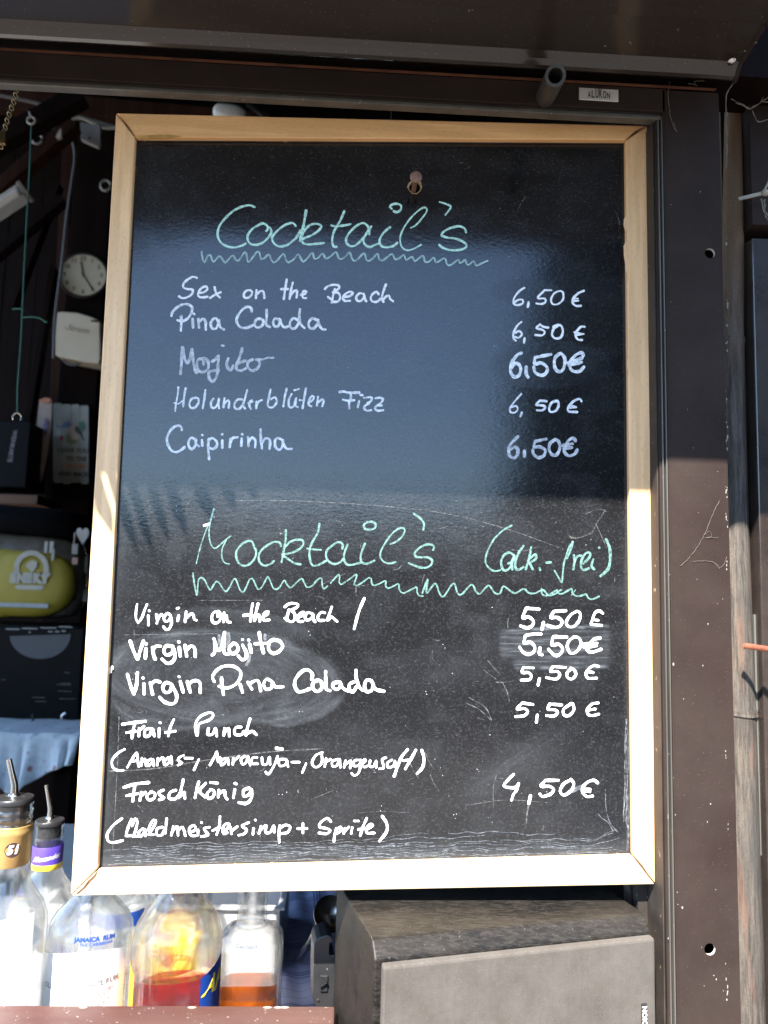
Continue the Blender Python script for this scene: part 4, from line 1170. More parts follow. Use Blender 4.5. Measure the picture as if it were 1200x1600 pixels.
# ------------------------------------------------------------------ scratches, cracks, flecks
mb = MB()
def line(pts, w_, step=5):
    ribbon(mb, pts, w_, wob=0.3, Y=YPAN - 0.00006, step=step)
line([(360, 782), (470, 783), (600, 791), (700, 803), (790, 826), (880, 858)], 0.9)
line([(166, 1205), (240, 1201), (320, 1188), (420, 1175), (500, 1170)], 1.6)
line([(186, 1120), (184, 1180), (180, 1260), (176, 1330)], 1.0)
line([(771, 1262), (771, 1230), (776, 1210)], 1.2); line([(822, 1292), (824, 1268), (828, 1250)], 1.8)
line([(730, 1258), (790, 1250), (855, 1254)], 0.9); line([(733, 1090), (758, 1105), (768, 1125)], 1.4)
line([(775, 1066), (788, 1066), (802, 1064)], 1.4); line([(785, 1066), (792, 1080), (796, 1095)], 1.5)
line([(756, 1047), (775, 1061)], 1.2); line([(762, 1032), (781, 1054)], 0.9)
line([(729, 1099), (748, 1108), (766, 1124)], 1.1)
line([(800, 348), (812, 322), (822, 306)], 1.2); line([(961, 330), (966, 340), (969, 355)], 1.6)
line([(750, 386), (765, 380), (778, 382), (776, 392), (786, 396), (798, 402), (802, 412)], 0.9)
line([(915, 803), (930, 797), (945, 797), (948, 800)], 1.0); line([(945, 798), (932, 818), (925, 832), (905, 840), (893, 838)], 1.3)
line([(931, 818), (943, 845), (948, 856)], 1.0); line([(886, 833), (892, 840), (903, 841)], 1.4)
line([(500, 915), (520, 905), (540, 896)], 0.7); line([(556, 917), (556.5, 931)], 1.2); line([(663, 898), (659, 912)], 1.0)
line([(310, 938), (410, 938)], 0.8)
line([(190, 992), (340, 990)], 0.8)
line([(560, 1270), (600, 1268), (640, 1270)], 0.7)
for sdx, (fx, fy) in enumerate(((640, 1190), (672, 1210), (664, 1175))):
    line([(fx, fy), (fx + 6, fy + 14), (fx + 14, fy + 26)], 1.0)
rg = random.Random(5)
for k in range(75):
    px = rg.uniform(190, 970); py = rg.uniform(230, 1290)
    if rg.random() < 0.55:
        py = rg.uniform(780, 1290)
    an = rg.gauss(0.2, 0.9); ln = rg.expovariate(1 / 9.0) + 3
    cur = rg.uniform(-0.5, 0.5)
    line([(px, py), (px + ln * 0.5 * math.cos(an), py + ln * 0.5 * math.sin(an)), (px + ln * math.cos(an + cur), py + ln * math.sin(an + cur))], rg.uniform(0.4, 1.0), 4)
mb.build('scratches', M['scratch'], cb, fix=False)['kind'] = 'stuff'
mb = MB()
for k in range(60):
    px = rg.uniform(190, 970); py = rg.uniform(240, 1320)
    if rg.random() < 0.7:
        py = rg.uniform(790, 1320)
    cxx = px; r = rg.uniform(0.35, 0.95)
    for j in range(rg.choice((1, 1, 1, 2, 3))):
        c_ = (cxx + rg.gauss(0, 3), py + rg.gauss(0, 3))
        n_ = 5
        p = [P(c_[0] + r * rg.uniform(0.5, 1.3) * math.cos(2 * math.pi * i / n_), c_[1] + r * rg.uniform(0.4, 1.2) * math.sin(2 * math.pi * i / n_), YPAN - 0.0001) for i in range(n_)]
        mb.add(p, [tuple(range(n_))])
mb.build('chalk_flecks', M['white_faint'], cb, fix=False)['kind'] = 'stuff'
mb = MB()
for k in range(13):
    t = k / 12.0
    x0 = 160 + rg.uniform(0, 60) * (1 if k % 2 else 6) * 0.5
    x1 = 985 - rg.uniform(0, 60) * (1 if k % 3 else 5) * 0.5
    pts = []
    ph = rg.uniform(0, 6); dr = 0
    X = x0
    while X < x1:
        s_ = (X - 160) / 825
        topv = 1306 + 16 * (1 - s_) - 12 * math.exp(-((s_ - 0.62) / 0.16) ** 2) - 3 * math.sin(s_ * 9) + 14 * (1 - min(1, s_ / 0.25)) * 0.3
        botv = 1359 - 22 * s_ - 3
        dr += rg.gauss(0, 0.5); dr *= 0.9
        yv = lerp(topv, botv, t ** 0.8) + dr + 1.4 * math.sin(X * 0.055 + 0.35 * k + ph * 0.15) + 0.9 * math.sin(X * 0.17 + k * 0.5)
        if s_ > 0.93:
            yv -= (s_ - 0.93) * 350 * (1 - t)
        pts.append((X, min(yv, botv + 1)))
        X += rg.uniform(7, 12)
    # broken into runs
    i = 0
    while i < len(pts) - 3:
        ln = rg.randint(6, 22)
        run = pts[i:i + ln]
        if len(run) > 2 and rg.random() < 0.86:
            ribbon(mb, run, rg.uniform(0.45, 0.95), wob=0.35, Y=YPAN - 0.00007 - k * 1e-6, step=4)
        i += ln - (1 if rg.random() < 0.7 else -2)
for k in range(6):
    xx = rg.uniform(962, 984); pts = []
    y_ = rg.uniform(1120, 1230); y2 = rg.uniform(1290, 1335)
    while y_ < y2:
        pts.append((xx + (y2 - y_) * 0.02 + rg.gauss(0, 0.5) + (4 if y_ > 1290 else 0), y_)); y_ += rg.uniform(8, 14)
    if len(pts) > 2:
        ribbon(mb, pts, rg.uniform(0.6, 1.2), wob=0.3, Y=YPAN - 0.00006, step=4)
ribbon(mb, [(934, 1270), (940, 1278), (950, 1285), (958, 1298)], 1.0, Y=YPAN - 0.00006)
ribbon(mb, [(946, 1234), (947, 1262), (953, 1285), (965, 1300)], 1.0, Y=YPAN - 0.00006)
mb.build('lacquer_cracks', M['crack'], cb, fix=False)['kind'] = 'stuff'

# ------------------------------------------------------------------ rusty nail through the board
na = Vector((nailp.x, 0.0195, P(650, 290, 0.0).z)); nb = P(650, 276, -0.016)
mb = MB()
d = (na - nb).normalized()
mb.tube([na, nb + d * 0.0012], 0.0020, 10)
mb.build
nr = root_at('nail', na, 'rusty round headed nail through the hole at the top of the chalkboard', 'nail')
mb.build('shank', M['rust'], nr, smooth=True)
mb = MB(); mb.lathe([(0.0030, 0), (0.0050, 0.0004), (0.0051, 0.0011), (0.0044, 0.0017), (0.0006, 0.0019)], nb + d * 0.0014, 20, axis=-d)
mb.build('head', M['rust'], nr, smooth=True)
# ================================================================== ON THE COUNTER
def bottle_mat(name, tint, clear=0.5, rough=0.0, ior=1.5, haze_mix=0.0, body=(0.85, 0.85, 0.82)):
    """glass or liquor: mostly straight-through light, part bent light, a Fresnel shine, darker where seen edge-on"""
    mt = bpy.data.materials.new(name)
    mt.use_nodes = True
    nt = mt.node_tree
    nt.nodes.clear()
    out = nt.nodes.new('ShaderNodeOutputMaterial')
    tr = nt.nodes.new('ShaderNodeBsdfTransparent')
    lw = nt.nodes.new('ShaderNodeLayerWeight'); lw.inputs['Blend'].default_value = 0.25
    edge = tuple(t * 0.45 for t in tint)
    nt.links.new(mixc(nt, ramp(nt, lw.outputs['Facing'], [(0.55, 0), (1.0, 1)]), tint, edge), tr.inputs[0])
    gl = nt.nodes.new('ShaderNodeBsdfGlass'); gl.inputs['Color'].default_value = (*tint, 1); gl.inputs['Roughness'].default_value = rough; gl.inputs['IOR'].default_value = ior
    gs = nt.nodes.new('ShaderNodeBsdfGlossy'); gs.inputs['Roughness'].default_value = 0.03
    fr = nt.nodes.new('ShaderNodeLayerWeight'); fr.inputs['Blend'].default_value = 0.5
    m1 = nt.nodes.new('ShaderNodeMixShader'); m1.inputs[0].default_value = clear
    nt.links.new(gl.outputs[0], m1.inputs[1]); nt.links.new(tr.outputs[0], m1.inputs[2])
    m2 = nt.nodes.new('ShaderNodeMixShader')
    nt.links.new(math_(nt, 'ADD', 0.04, math_(nt, 'MULTIPLY', 0.8, math_(nt, 'POWER', fr.outputs['Facing'], 4.0)), True), m2.inputs[0]); nt.links.new(m1.outputs[0], m2.inputs[1]); nt.links.new(gs.outputs[0], m2.inputs[2])
    bp_ = nt.nodes.new('ShaderNodeBump'); bp_.inputs['Strength'].default_value = 0.07; bp_.inputs['Distance'].default_value = 0.002
    nt.links.new(noise(nt, mapped(nt), 45, 2), bp_.inputs['Height'])
    for n_ in (gl, gs, fr):
        nt.links.new(bp_.outputs[0], n_.inputs['Normal'])
    df = nt.nodes.new('ShaderNodeBsdfDiffuse'); df.inputs['Color'].default_value = (*body, 1)  # diffuse haze put in for sun glare on glass and cloudy liquor
    m3 = nt.nodes.new('ShaderNodeMixShader')
    nt.links.new(math_(nt, 'MULTIPLY', ramp(nt, noise(nt, mapped(nt), 30, 4), [(0.3, 0.4), (0.75, 1)]), haze_mix), m3.inputs[0])
    nt.links.new(m2.outputs[0], m3.inputs[1]); nt.links.new(df.outputs[0], m3.inputs[2])
    nt.links.new(m3.outputs[0], out.inputs[0])
    return mt
M['glass'] = bottle_mat('clear_bottle_glass', (0.985, 0.99, 0.988), 0.66, haze_mix=0.008)
M['amber'] = bottle_mat('amber_liquor', (0.90, 0.42, 0.12), 0.7, 0, 1.36, 0.04, (0.5, 0.14, 0.02))
M['red'] = bottle_mat('dark_red_liquor', (0.90, 0.12, 0.11), 0.85, 0, 1.36, 0.10, (0.42, 0.015, 0.02))
M['clearliq'] = bottle_mat('clear_spirit', (0.97, 0.975, 0.975), 0.6, 0, 1.36)
M['paper'] = surf('white_label_paper', (0.78, 0.77, 0.74), 0.6, 0, 0.04, 40)
M['gold'] = surf('gold_foil_neck', (0.55, 0.36, 0.13), 0.35, 0.5, 0.12, 60)
M['purple'] = surf('violet_label', (0.075, 0.04, 0.36), 0.5, 0, 0.1, 60)
M['yellow'] = surf('yellow_print', (0.80, 0.60, 0.05), 0.5, 0, 0.1, 60)
M['orange_l'] = surf('orange_label', (0.85, 0.27, 0.03), 0.5, 0, 0.08, 60)
M['blue_l'] = surf('blue_label', (0.01, 0.055, 0.30), 0.4, 0, 0.08, 60)
M['greyink'] = surf('grey_print', (0.20, 0.20, 0.20), 0.6, 0, 0.1, 60)
FA = -math.pi / 2

def zf(py, Y, r):
    return P(300, py, Y - r * 0.9).z

def zz(py, Y):
    return P(300, py, Y).z

def bottle(cx, Y, prof, label, liquid=None, level=None, wall=0.0026, sq=0.0, power=4.0, z0=IZ + 0.001, n=48, lmat=None, lipz=None, group='bottles standing behind the counter sill'):
    x = P(cx, 1480, Y).x
    root = root_at('bottle', (x, Y, z0), label, 'bottle', group)
    outer = [(1e-5, z0 + 0.004), (prof[0][0] * 0.8, z0 + 0.002), (prof[0][0] * 0.93, z0), (prof[0][0], z0 + 0.004)] + list(prof)
    top = prof[-1]
    inner = [(max(0.004, r - wall), z) for r, z in reversed(prof)]
    inner[0] = (top[0] - wall, top[1] - 0.0003)
    inner += [(prof[0][0] - wall - 0.001, z0 + 0.010), (prof[0][0] * 0.6, z0 + 0.008), (1e-5, z0 + 0.011)]
    mb = MB()
    def L(prf, mi=0, nn=n):
        vs_ = []
        for r, z in prf:
            for k in range(nn):
                t = 2 * math.pi * k / nn
                ct, st = math.cos(t), math.sin(t)
                bodyf = 1.0 if not sq else max(0.0, min(1.0, (r - 0.016) / 0.010))
                g_ = (abs(ct) ** power + abs(st) ** power) ** (-1.0 / power) if sq else 1.0
                g_ = lerp(1.0, g_, sq * bodyf)
                vs_.append((x + r * g_ * ct, Y + r * g_ * st, z))
        fs = []
        for i in range(len(prf) - 1):
            for k in range(nn):
                fs.append((i * nn + k, i * nn + (k + 1) % nn, (i + 1) * nn + (k + 1) % nn, (i + 1) * nn + k))
        fs.append(tuple(reversed(range(nn)))); fs.append(tuple((len(prf) - 1) * nn + k for k in range(nn)))
        mb.add(vs_, fs, mi)
    L(outer + inner)
    gl_ = mb.build('glass_body', M['glass'], root, smooth=True)
    if liquid:
        mb = MB()
        pr = [(1e-5, z0 + 0.0112), (prof[0][0] * 0.6, z0 + 0.0085), (prof[0][0] - wall - 0.0013, z0 + 0.0103)]
        pr += [(r - wall - 0.0003, z) for r, z in prof if z0 + 0.012 < z < level]
        rl = np.interp(level, [z for r, z in prof], [r for r, z in prof]) - wall - 0.0003
        pr += [(rl, level), (rl - 0.002, level - 0.0006), (1e-5, level - 0.0006)]
        L(pr)
        mb.build('liquor', M[liquid], root, smooth=True)
    return root, x

def patch(root, name, mt, c, r, z0, z1, a0, a1, top=None, n=18):
    """label on a round bottle between two compass angles (degrees from facing front)"""
    mb = MB()
    vs_ = []
    for i in range(n + 1):
        a = FA + R_(lerp(a0, a1, i / n))
        zt2 = z1 if top is None else top(i / n)
        vs_ += [(c[0] + r * math.cos(a), c[1] + r * math.sin(a), z0), (c[0] + r * math.cos(a), c[1] + r * math.sin(a), zt2)]
    mb.add(vs_, [(2 * i, 2 * i + 2, 2 * i + 3, 2 * i + 1) for i in range(n)])
    return mb.build(name, M[mt], root, smooth=True, fix=False)

def pourer(root, x, Y, zc, r, tip, rt, s_):
    """rubber collar with ribs and a bent steel spout"""
    mb = MB()
    mb.lathe([(r * 0.80, zc - 0.012), (r * 0.80, zc - 0.001), (r * 0.98, zc), (r, zc + 0.003), (r * 0.95, zc + 0.0042), (r * 0.5, zc + 0.0052), (0.001, zc + 0.0055)], (x, Y, 0), 28)
    p_ = mb.build('pourer_collar', M['plastic_black'], root, smooth=True)
    mb = MB()
    base = Vector((x, Y, zc + 0.003))
    tip = Vector(tip)
    mid = base.lerp(tip, 0.35) + Vector((-(tip.x - base.x) * 0.35 - 0.0004, 0, 0))
    pts = [base, base.lerp(mid, 0.5), mid, mid.lerp(tip, 0.5), tip]
    mb.tube(pts, [rt * 1.45, rt * 1.35, rt * 1.2, rt * 1.02, rt], 16)
    mb.tube([tip, tip + (tip - mid).normalized() * 0.0004], [rt * 0.8, rt * 0.8], 16)
    mb.lathe([(rt * 2.3, zc + 0.0045), (rt * 2.0, zc + 0.0062), (rt * 1.3, zc + 0.0075)], (x, Y, 0), 20)
    mb.build('pourer_spout', M['steel'], root, smooth=True)
    return p_

# -- cane spirit bottle, left edge
Y1 = 0.062
s = sc(Y1)
pf = [(0.0335, IZ + 0.006), (0.0335, zz(1445, Y1)), (0.0325, zz(1432, Y1)), (0.029, zz(1416, Y1)), (0.0235, zz(1400, Y1)), (0.0185, zz(1384, Y1)), (0.0165, zz(1368, Y1)), (0.0158, zz(1352, Y1)), (0.0158, zz(1290, Y1)),
      (0.0150, zz(1287, Y1)), (0.0160, zz(1281, Y1)), (0.0150, zz(1276, Y1)), (0.0162, zz(1270, Y1)), (0.0150, zz(1265, Y1)), (0.0158, zz(1259, Y1))]
b1, x1 = bottle(4, Y1, pf, 'clear glass bottle with gold 51 neck sleeve and steel pourer at the left edge', 'clearliq', zz(1470, Y1))
mb = MB(); mb.lathe([(0.0162, zz(1351, Y1)), (0.0166, zz(1350, Y1)), (0.0166, zz(1305, Y1)), (0.0170, zz(1303, Y1)), (0.0170, zz(1298, Y1)), (0.0166, zz(1296, Y1)), (0.0165, zz(1291, Y1)), (0.0160, zz(1290, Y1))], (x1, Y1, 0), 36, cap=False)
ns = mb.build('neck_sleeve', M['gold'], b1, smooth=True)
c51 = math.asin(min(0.99, (P(19, 1322, Y1).x - x1) / 0.0175)) + 0.42
mb = MB()
n_ = 24
vs_ = []
for k in range(n_):
    t = 2 * math.pi * k / n_
    a = FA + c51 + 0.0062 * math.cos(t) / 0.0167
    vs_.append((x1 + 0.01668 * math.cos(a), Y1 + 0.01668 * math.sin(a), zz(1323, Y1) + 0.0058 * math.sin(t)))
vs_.append((x1 + 0.0167 * math.cos(FA + c51), Y1 + 0.0167 * math.sin(FA + c51), zz(1323, Y1)))
mb.add(vs_, [(k, (k + 1) % n_, n_) for k in range(n_)])
mb.build('roundel', surf('brown_roundel', (0.05, 0.025, 0.02), 0.5), ns, fix=False)
mb = MB(); round_text(mb, '51', 0.0095, (x1, Y1), 0.01685, zz(1323, Y1), FA + c51, bold=0.0004, shear=0.2); mb.build('number', M['paper'], ns, fix=False)['kind'] = 'stuff'
pl1 = pourer(b1, x1, Y1, zz(1257, Y1), 0.0162, P(14, 1187, Y1), 0.0023, s)
patch(b1, 'label', 'paper', (x1, Y1), 0.03375, IZ + 0.012, 0, -60, 62, top=lambda t: zf(1434, Y1, .033) - 0.0012 - 0.001 * math.sin(t * 3))
# -- gin bottle with violet neck band
Y2 = 0.20
pf = [(0.0345, IZ + 0.006), (0.0345, zz(1436, Y2)), (0.0335, zz(1420, Y2)), (0.0300, zz(1403, Y2)), (0.0235, zz(1385, Y2)), (0.0170, zz(1370, Y2)), (0.0145, zz(1358, Y2)), (0.0138, zz(1350, Y2)), (0.0138, zz(1322, Y2)), (0.0132, zz(1319, Y2)), (0.0142, zz(1314, Y2)), (0.0131, zz(1309, Y2)), (0.0141, zz(1304, Y2)), (0.0131, zz(1300, Y2)), (0.0138, zz(1292, Y2))]
b2, x2 = bottle(64, Y2, pf, 'clear glass bottle with violet and yellow neck band and steel pourer, second from left', 'clearliq', zz(1500, Y2))
mb = MB(); mb.lathe([(0.0142, zz(1357, Y2)), (0.0146, zz(1356, Y2)), (0.0146, zz(1348, Y2))], (x2, Y2, 0), 32, cap=False); mb.build('neck_band', M['yellow'], b2, smooth=True, fix=False)['label'] = 'yellow lower neck band'
mb = MB(); mb.lathe([(0.01465, zz(1347.8, Y2)), (0.0146, zz(1323, Y2)), (0.0141, zz(1321, Y2))], (x2, Y2, 0), 32, cap=False); nb_ = mb.build('neck_band', M['purple'], b2, smooth=True, fix=False); nb_['label'] = 'violet upper neck band'
mb = MB(); round_text(mb, 'Alexander', 0.0068, (x2, Y2), 0.0148, zz(1337, Y2), FA + 0.25, bold=0.00012, shear=0.35, slope=0.12); mb.build('lettering', M['paper'], nb_, fix=False)
pourer(b2, x2, Y2, zz(1290, Y2), 0.0142, P(73, 1227, Y2), 0.0021, s)
mb = MB(); round_text(mb, 'GORDON', 0.0125, (x2, Y2), 0.0347, zf(1425, Y2, .034), FA + 0.40, bold=0.0002); mb.build('embossed_lettering', surf('frosted_emboss', (0.38, 0.38, 0.36), 0.5), b2, fix=False)
# -- white rum bottle
Y3 = 0.10
pf = [(0.0366, IZ + 0.006), (0.0366, zz(1458, Y3)), (0.0358, zz(1446, Y3)), (0.0325, zz(1432, Y3)), (0.0265, zz(1418, Y3)), (0.0195, zz(1405, Y3)), (0.0160, zz(1393, Y3)), (0.0145, zz(1375, Y3)), (0.0140, zz(1300, Y3)), (0.0155, zz(1298, Y3)), (0.0150, zz(1285, Y3))]
b3, x3 = bottle(139, Y3, pf, 'clear round shouldered rum bottle with white back label below the frame corner', 'clearliq', zz(1540, Y3))
patch(b3, 'label', 'paper', (x3, Y3), 0.03685, IZ + 0.012, 0, -75, 70, top=lambda t: zf(1506 - 20 * math.sin(t * 2.6), Y3, .036))
mb = MB()
round_text(mb, 'OLD PASCAS WHITE RUM', 0.0058, (x3, Y3), 0.0371, zf(1540, Y3, .036), FA + 0.12, bold=0.0001, slope=0.05)
for k in range(7):
    round_text(mb, ['38% VOL 0.7 L', 'AUS DER KARIBIK', 'IM EICHENFASS', 'GEREIFT', 'ABGEFÜLLT IN', 'FLENSBURG', 'RUM'][k], 0.0034, (x3, Y3), 0.0371, zf(1546 + 5 * k, Y3, .036), FA + 0.55, slope=0.05)
mb.build('lettering', M['greyink'], b3, fix=False)
mb = MB(); round_text(mb, 'JAMAICA  RUM', 0.0050, (x3, Y3), 0.0369, zf(1468, Y3, .036), FA + 0.42, bold=0.0003, slope=-0.05); round_text(mb, 'THE CARIBBEAN', 0.0036, (x3, Y3), 0.0369, zf(1476, Y3, .036), FA + 0.45, bold=0.0001, slope=-0.05); mb.build('blue_print', M['blue_l'], b3, fix=False)
# -- red aperitif bottle with orange and blue label
Y4 = 0.10
pf = [(0.0386, IZ + 0.006), (0.0386, zz(1478, Y4)), (0.0380, zz(1458, Y4)), (0.0355, zz(1440, Y4)), (0.0305, zz(1424, Y4)), (0.0250, zz(1412, Y4)), (0.0210, zz(1400, Y4)), (0.0165, zz(1388, Y4)), (0.0145, zz(1370, Y4)), (0.0140, zz(1300, Y4)), (0.0155, zz(1298, Y4)), (0.0150, zz(1285, Y4))]
b4, x4 = bottle(277, Y4, pf, 'wide clear bottle holding red liquor with orange and blue label edges', 'red', zz(1546, Y4))
patch(b4, 'label', 'orange_l', (x4, Y4), 0.0388, IZ + 0.01, 0, -80, -50, top=lambda t: zf(1508 + 10 * t * t, Y4, .02))['label'] = 'orange label edge'
patch(b4, 'label', 'paper', (x4, Y4), 0.03875, IZ + 0.01, zf(1530, Y4, .01), -92, -80.3)['label'] = 'white label edge'
lb = patch(b4, 'label', 'blue_l', (x4, Y4), 0.0388, IZ + 0.01, 0, 43, 89, top=lambda t: zf(1520 - 22 * t, Y4, .02)); lb['label'] = 'blue label edge with a yellow letter A'
mb = MB(); round_text(mb, 'A', 0.020, (x4, Y4), 0.0391, zf(1541, Y4, .025), FA + R_(56), bold=0.0007, shear=0.5); round_text(mb, 'P', 0.020, (x4, Y4), 0.0391, zf(1534, Y4, .015), FA + R_(74), bold=0.0007, shear=0.5); mb.build('lettering', M['yellow'], lb, fix=False)['kind'] = 'stuff'
# -- amber decanter bottle
Y5 = 0.150
q = 0.0300
pf = [(q, IZ + 0.006), (q, zz(1500, Y5)), (q * 1.015, zz(1497, Y5)), (q, zz(1494, Y5)), (q, zz(1472, Y5)), (q * 0.96, zz(1462, Y5)), (q * 0.82, zz(1451, Y5)), (q * 0.60, zz(1446, Y5)), (0.0150, zz(1443, Y5)), (0.0158, zz(1440, Y5)), (0.0140, zz(1436, Y5)), (0.0146, zz(1428, Y5)), (0.0134, zz(1424, Y5)), (0.0144, zz(1418, Y5)), (0.0132, zz(1413, Y5)), (0.0142, zz(1406, Y5)), (0.0140, zz(1398, Y5)), (0.0135, zz(1380, Y5)), (0.0148, zz(1376, Y5)), (0.0146, zz(1366, Y5))]
b5, x5 = bottle(392, Y5, pf, 'square shouldered clear bottle with faceted neck and amber liquor', 'amber', zz(1541, Y5), sq=0.8, power=5)
mb = MB(); round_text(mb, 'Cachaca', 0.006, (x5, Y5), 0.0306, zf(1476, Y5, .03), FA - 0.05, bold=0.0001, shear=0.4); mb.build('embossed_lettering', surf('frosted_emboss_pale', (0.55, 0.55, 0.53), 0.5), b5, fix=False)
# -- further bottles behind
Y6 = 0.27
pf = [(0.031, IZ + 0.006), (0.031, zz(1420, Y6)), (0.028, zz(1402, Y6)), (0.016, zz(1380, Y6)), (0.0138, zz(1362, Y6)), (0.0135, zz(1325, Y6))]
b6, x6 = bottle(183, Y6, pf, 'clear bottle with blue label half hidden behind the rum bottle', 'clearliq', zz(1480, Y6))
patch(b6, 'label', 'blue_l', (x6, Y6), 0.0313, zz(1435, Y6), zz(1412, Y6), -70, 70)
Y7 = 0.30
pf = [(0.036, IZ + 0.006), (0.036, zz(1440, Y7)), (0.034, zz(1425, Y7)), (0.036, zz(1412, Y7)), (0.037, zz(1400, Y7)), (0.033, zz(1386, Y7)), (0.016, zz(1368, Y7)), (0.0138, zz(1352, Y7)), (0.0135, zz(1310, Y7))]
b7, x7 = bottle(276, Y7, pf, 'clear pinched bottle standing behind the red liquor bottle', None)
# -- yellow snack bag behind the red bottle
YS = 0.20
def crumple(name, mt, px, py, Y, w_, h_, label, cat, seed):
    rg = random.Random(seed)
    nx, ny = 12, 12
    c = P(px, py, Y)
    mb = MB()
    for side in (0, 1):
        vs_ = []
        for j in range(ny + 1):
            for i in range(nx + 1):
                u, v = i / nx - 0.5, j / ny - 0.5
                d = (1 - (2 * u) ** 4) * (1 - (2 * v) ** 4) * 0.012 * (1 if side else -1)
                vs_.append((c.x + u * w_ * (1 + 0.06 * math.sin(v * 9 + seed)) + v * 0.004, c.y + d + (rg.uniform(-.0016, .0016) if 0 < i < nx and 0 < j < ny else 0), c.z + v * h_ + 0.002 * math.sin(u * 14)))
        mb.add(vs_, [(j * (nx + 1) + i, j * (nx + 1) + i + 1, (j + 1) * (nx + 1) + i + 1, (j + 1) * (nx + 1) + i) for j in range(ny) for i in range(nx)])
    r_ = root_at(name, (c.x, c.y, c.z - h_ / 2), label, cat)
    mb.build('pouch', mt, r_, smooth=False)
    return r_, c
ms = surf('yellow_crinkled_foil', (0.62, 0.42, 0.02), 0.3, 0.1, 0.15, 60)
sbg, c = crumple('snack_bag', ms, 268, 1527, YS, 0.050, 0.088, 'crumpled yellow bag with red crest seen through the red liquor bottle', 'snack bag', 3)
sbg.location.z = c.z - 0.044
for ch in sbg.children:
    pass
mred = surf('red_crest_print', (0.45, 0.02, 0.03), 0.4)
mb = MB()
zc = c.z + 0.026
mb.prism([(c.x + a * 0.0009 - 0.004, c.y - 0.0145, zc + b * 0.0009) for a, b in ((-7, 8), (-3, 10), (0, 13), (3, 10), (7, 8), (7, -3), (4, -8), (0, -11), (-4, -8), (-7, -3))], (0, 0.001, 0))
for k, dz in enumerate((0.003, -0.001)):
    mb.box((c.x + 0.004, c.y - 0.0142, zc + dz), (c.x + 0.022, c.y - 0.0132, zc + dz + 0.0022)); mb.box((c.x - 0.022, c.y - 0.0142, zc + dz), (c.x - 0.0115, c.y - 0.0132, zc + dz + 0.0022))
mb.build('crest', mred, sbg)
# -- white tub
YT = 0.33
a, b = P(62, 1412, YT), P(446, 1419, YT)
tb_ = root_at('plastic_tray', ((a.x + b.x) / 2, YT + 0.08, IZ), 'white plastic tray standing behind the bottles on the inner counter', 'tray')
mw = surf('white_plastic', (0.42, 0.43, 0.44), 0.4, 0, 0.05, 30)
mb = MB()
zt3 = a.z
x0_, x1_ = a.x, b.x
for (lo, hi) in (((x0_ + .006, YT, IZ + .001), (x1_ - .006, YT + .003, zt3 - .004)), ((x0_ + .006, YT + .16, IZ + .001), (x1_ - .006, YT + .163, zt3 - .004)), ((x0_ + .006, YT + .0032, IZ + .001), (x0_ + .009, YT + .1598, zt3 - .004)), ((x1_ - .009, YT + .0032, IZ + .001), (x1_ - .006, YT + .1598, zt3 - .004)), ((x0_ + .0092, YT + .0032, IZ + .001), (x1_ - .0092, YT + .1598, IZ + .004))):
    mb.box(lo, hi)
mb.build('wall', mw, tb_, bevel=0.001)
mb = MB()
for (lo, hi) in (((x0_, YT - .006, zt3 - .0038), (x1_, YT + .003, zt3)), ((x0_, YT + .16, zt3 - .0038), (x1_, YT + .169, zt3)), ((x0_, YT + .0032, zt3 - .0038), (x0_ + .009, YT + .1598, zt3)), ((x1_ - .009, YT + .0032, zt3 - .0038), (x1_, YT + .1598, zt3))):
    mb.box(lo, hi)
mb.build('rim', mw, tb_, bevel=0.0015)

# -- checked tea towel
def towel_mat():
    mt, nt, b = new_mat('blue_checked_cotton')
    v = mapped(nt, rot=(0, 0, R_(-4)))
    sp = nt.nodes.new('ShaderNodeSeparateXYZ'); nt.links.new(v, sp.inputs[0])
    def stripes(out, period, lo, hi):
        f = math_(nt, 'FRACT', math_(nt, 'DIVIDE', out, period))
        r = nt.nodes.new('ShaderNodeValToRGB'); r.color_ramp.interpolation = 'CONSTANT'
        e = r.color_ramp.elements
        pts = [(0.0, 0), (lo, 1), (lo + 0.035, 0), (lo + 0.07, 1), (lo + 0.105, 0), (lo + 0.14, 1), (lo + 0.175, 0)]
        while len(e) < len(pts): e.new(0.5)
        for q_, (p_, c_) in zip(e, pts):
            q_.position = p_; q_.color = (c_, c_, c_, 1)
        nt.links.new(f, r.inputs[0])
        return r.outputs[0]
    sx_ = stripes(sp.outputs[0], 0.060, 0.15, 0)
    sy_ = stripes(sp.outputs[1], 0.075, 0.3, 0)
    th = math_(nt, 'FRACT', math_(nt, 'DIVIDE', sp.outputs[1], 0.018))
    thin = ramp(nt, th, [(0.0, 1), (0.10, 1), (0.12, 0)])
    c = mixc(nt, math_(nt, 'MULTIPLY', sx_, 0.85), (0.40, 0.43, 0.62), (0.06, 0.07, 0.25))
    c = mixc(nt, math_(nt, 'MULTIPLY', sy_, 0.6), c, (0.05, 0.06, 0.22))
    c = mixc(nt, math_(nt, 'MULTIPLY', thin, 0.4), c, (0.07, 0.08, 0.25))
    nt.links.new(c, b.inputs['Base Color'])
    b.inputs['Roughness'].default_value = 0.9
    bump(nt, b, noise(nt, v, 900, 2), 0.4, 0.0005)
    return mt
cor = [Pz(416, 1396, IZ + 0.002), Pz(519, 1396, IZ + 0.002), Pz(545, 1590, IZ + 0.002), Pz(400, 1600, IZ + 0.002)]
mb = MB(); nx, ny = 24, 40; vs_ = []
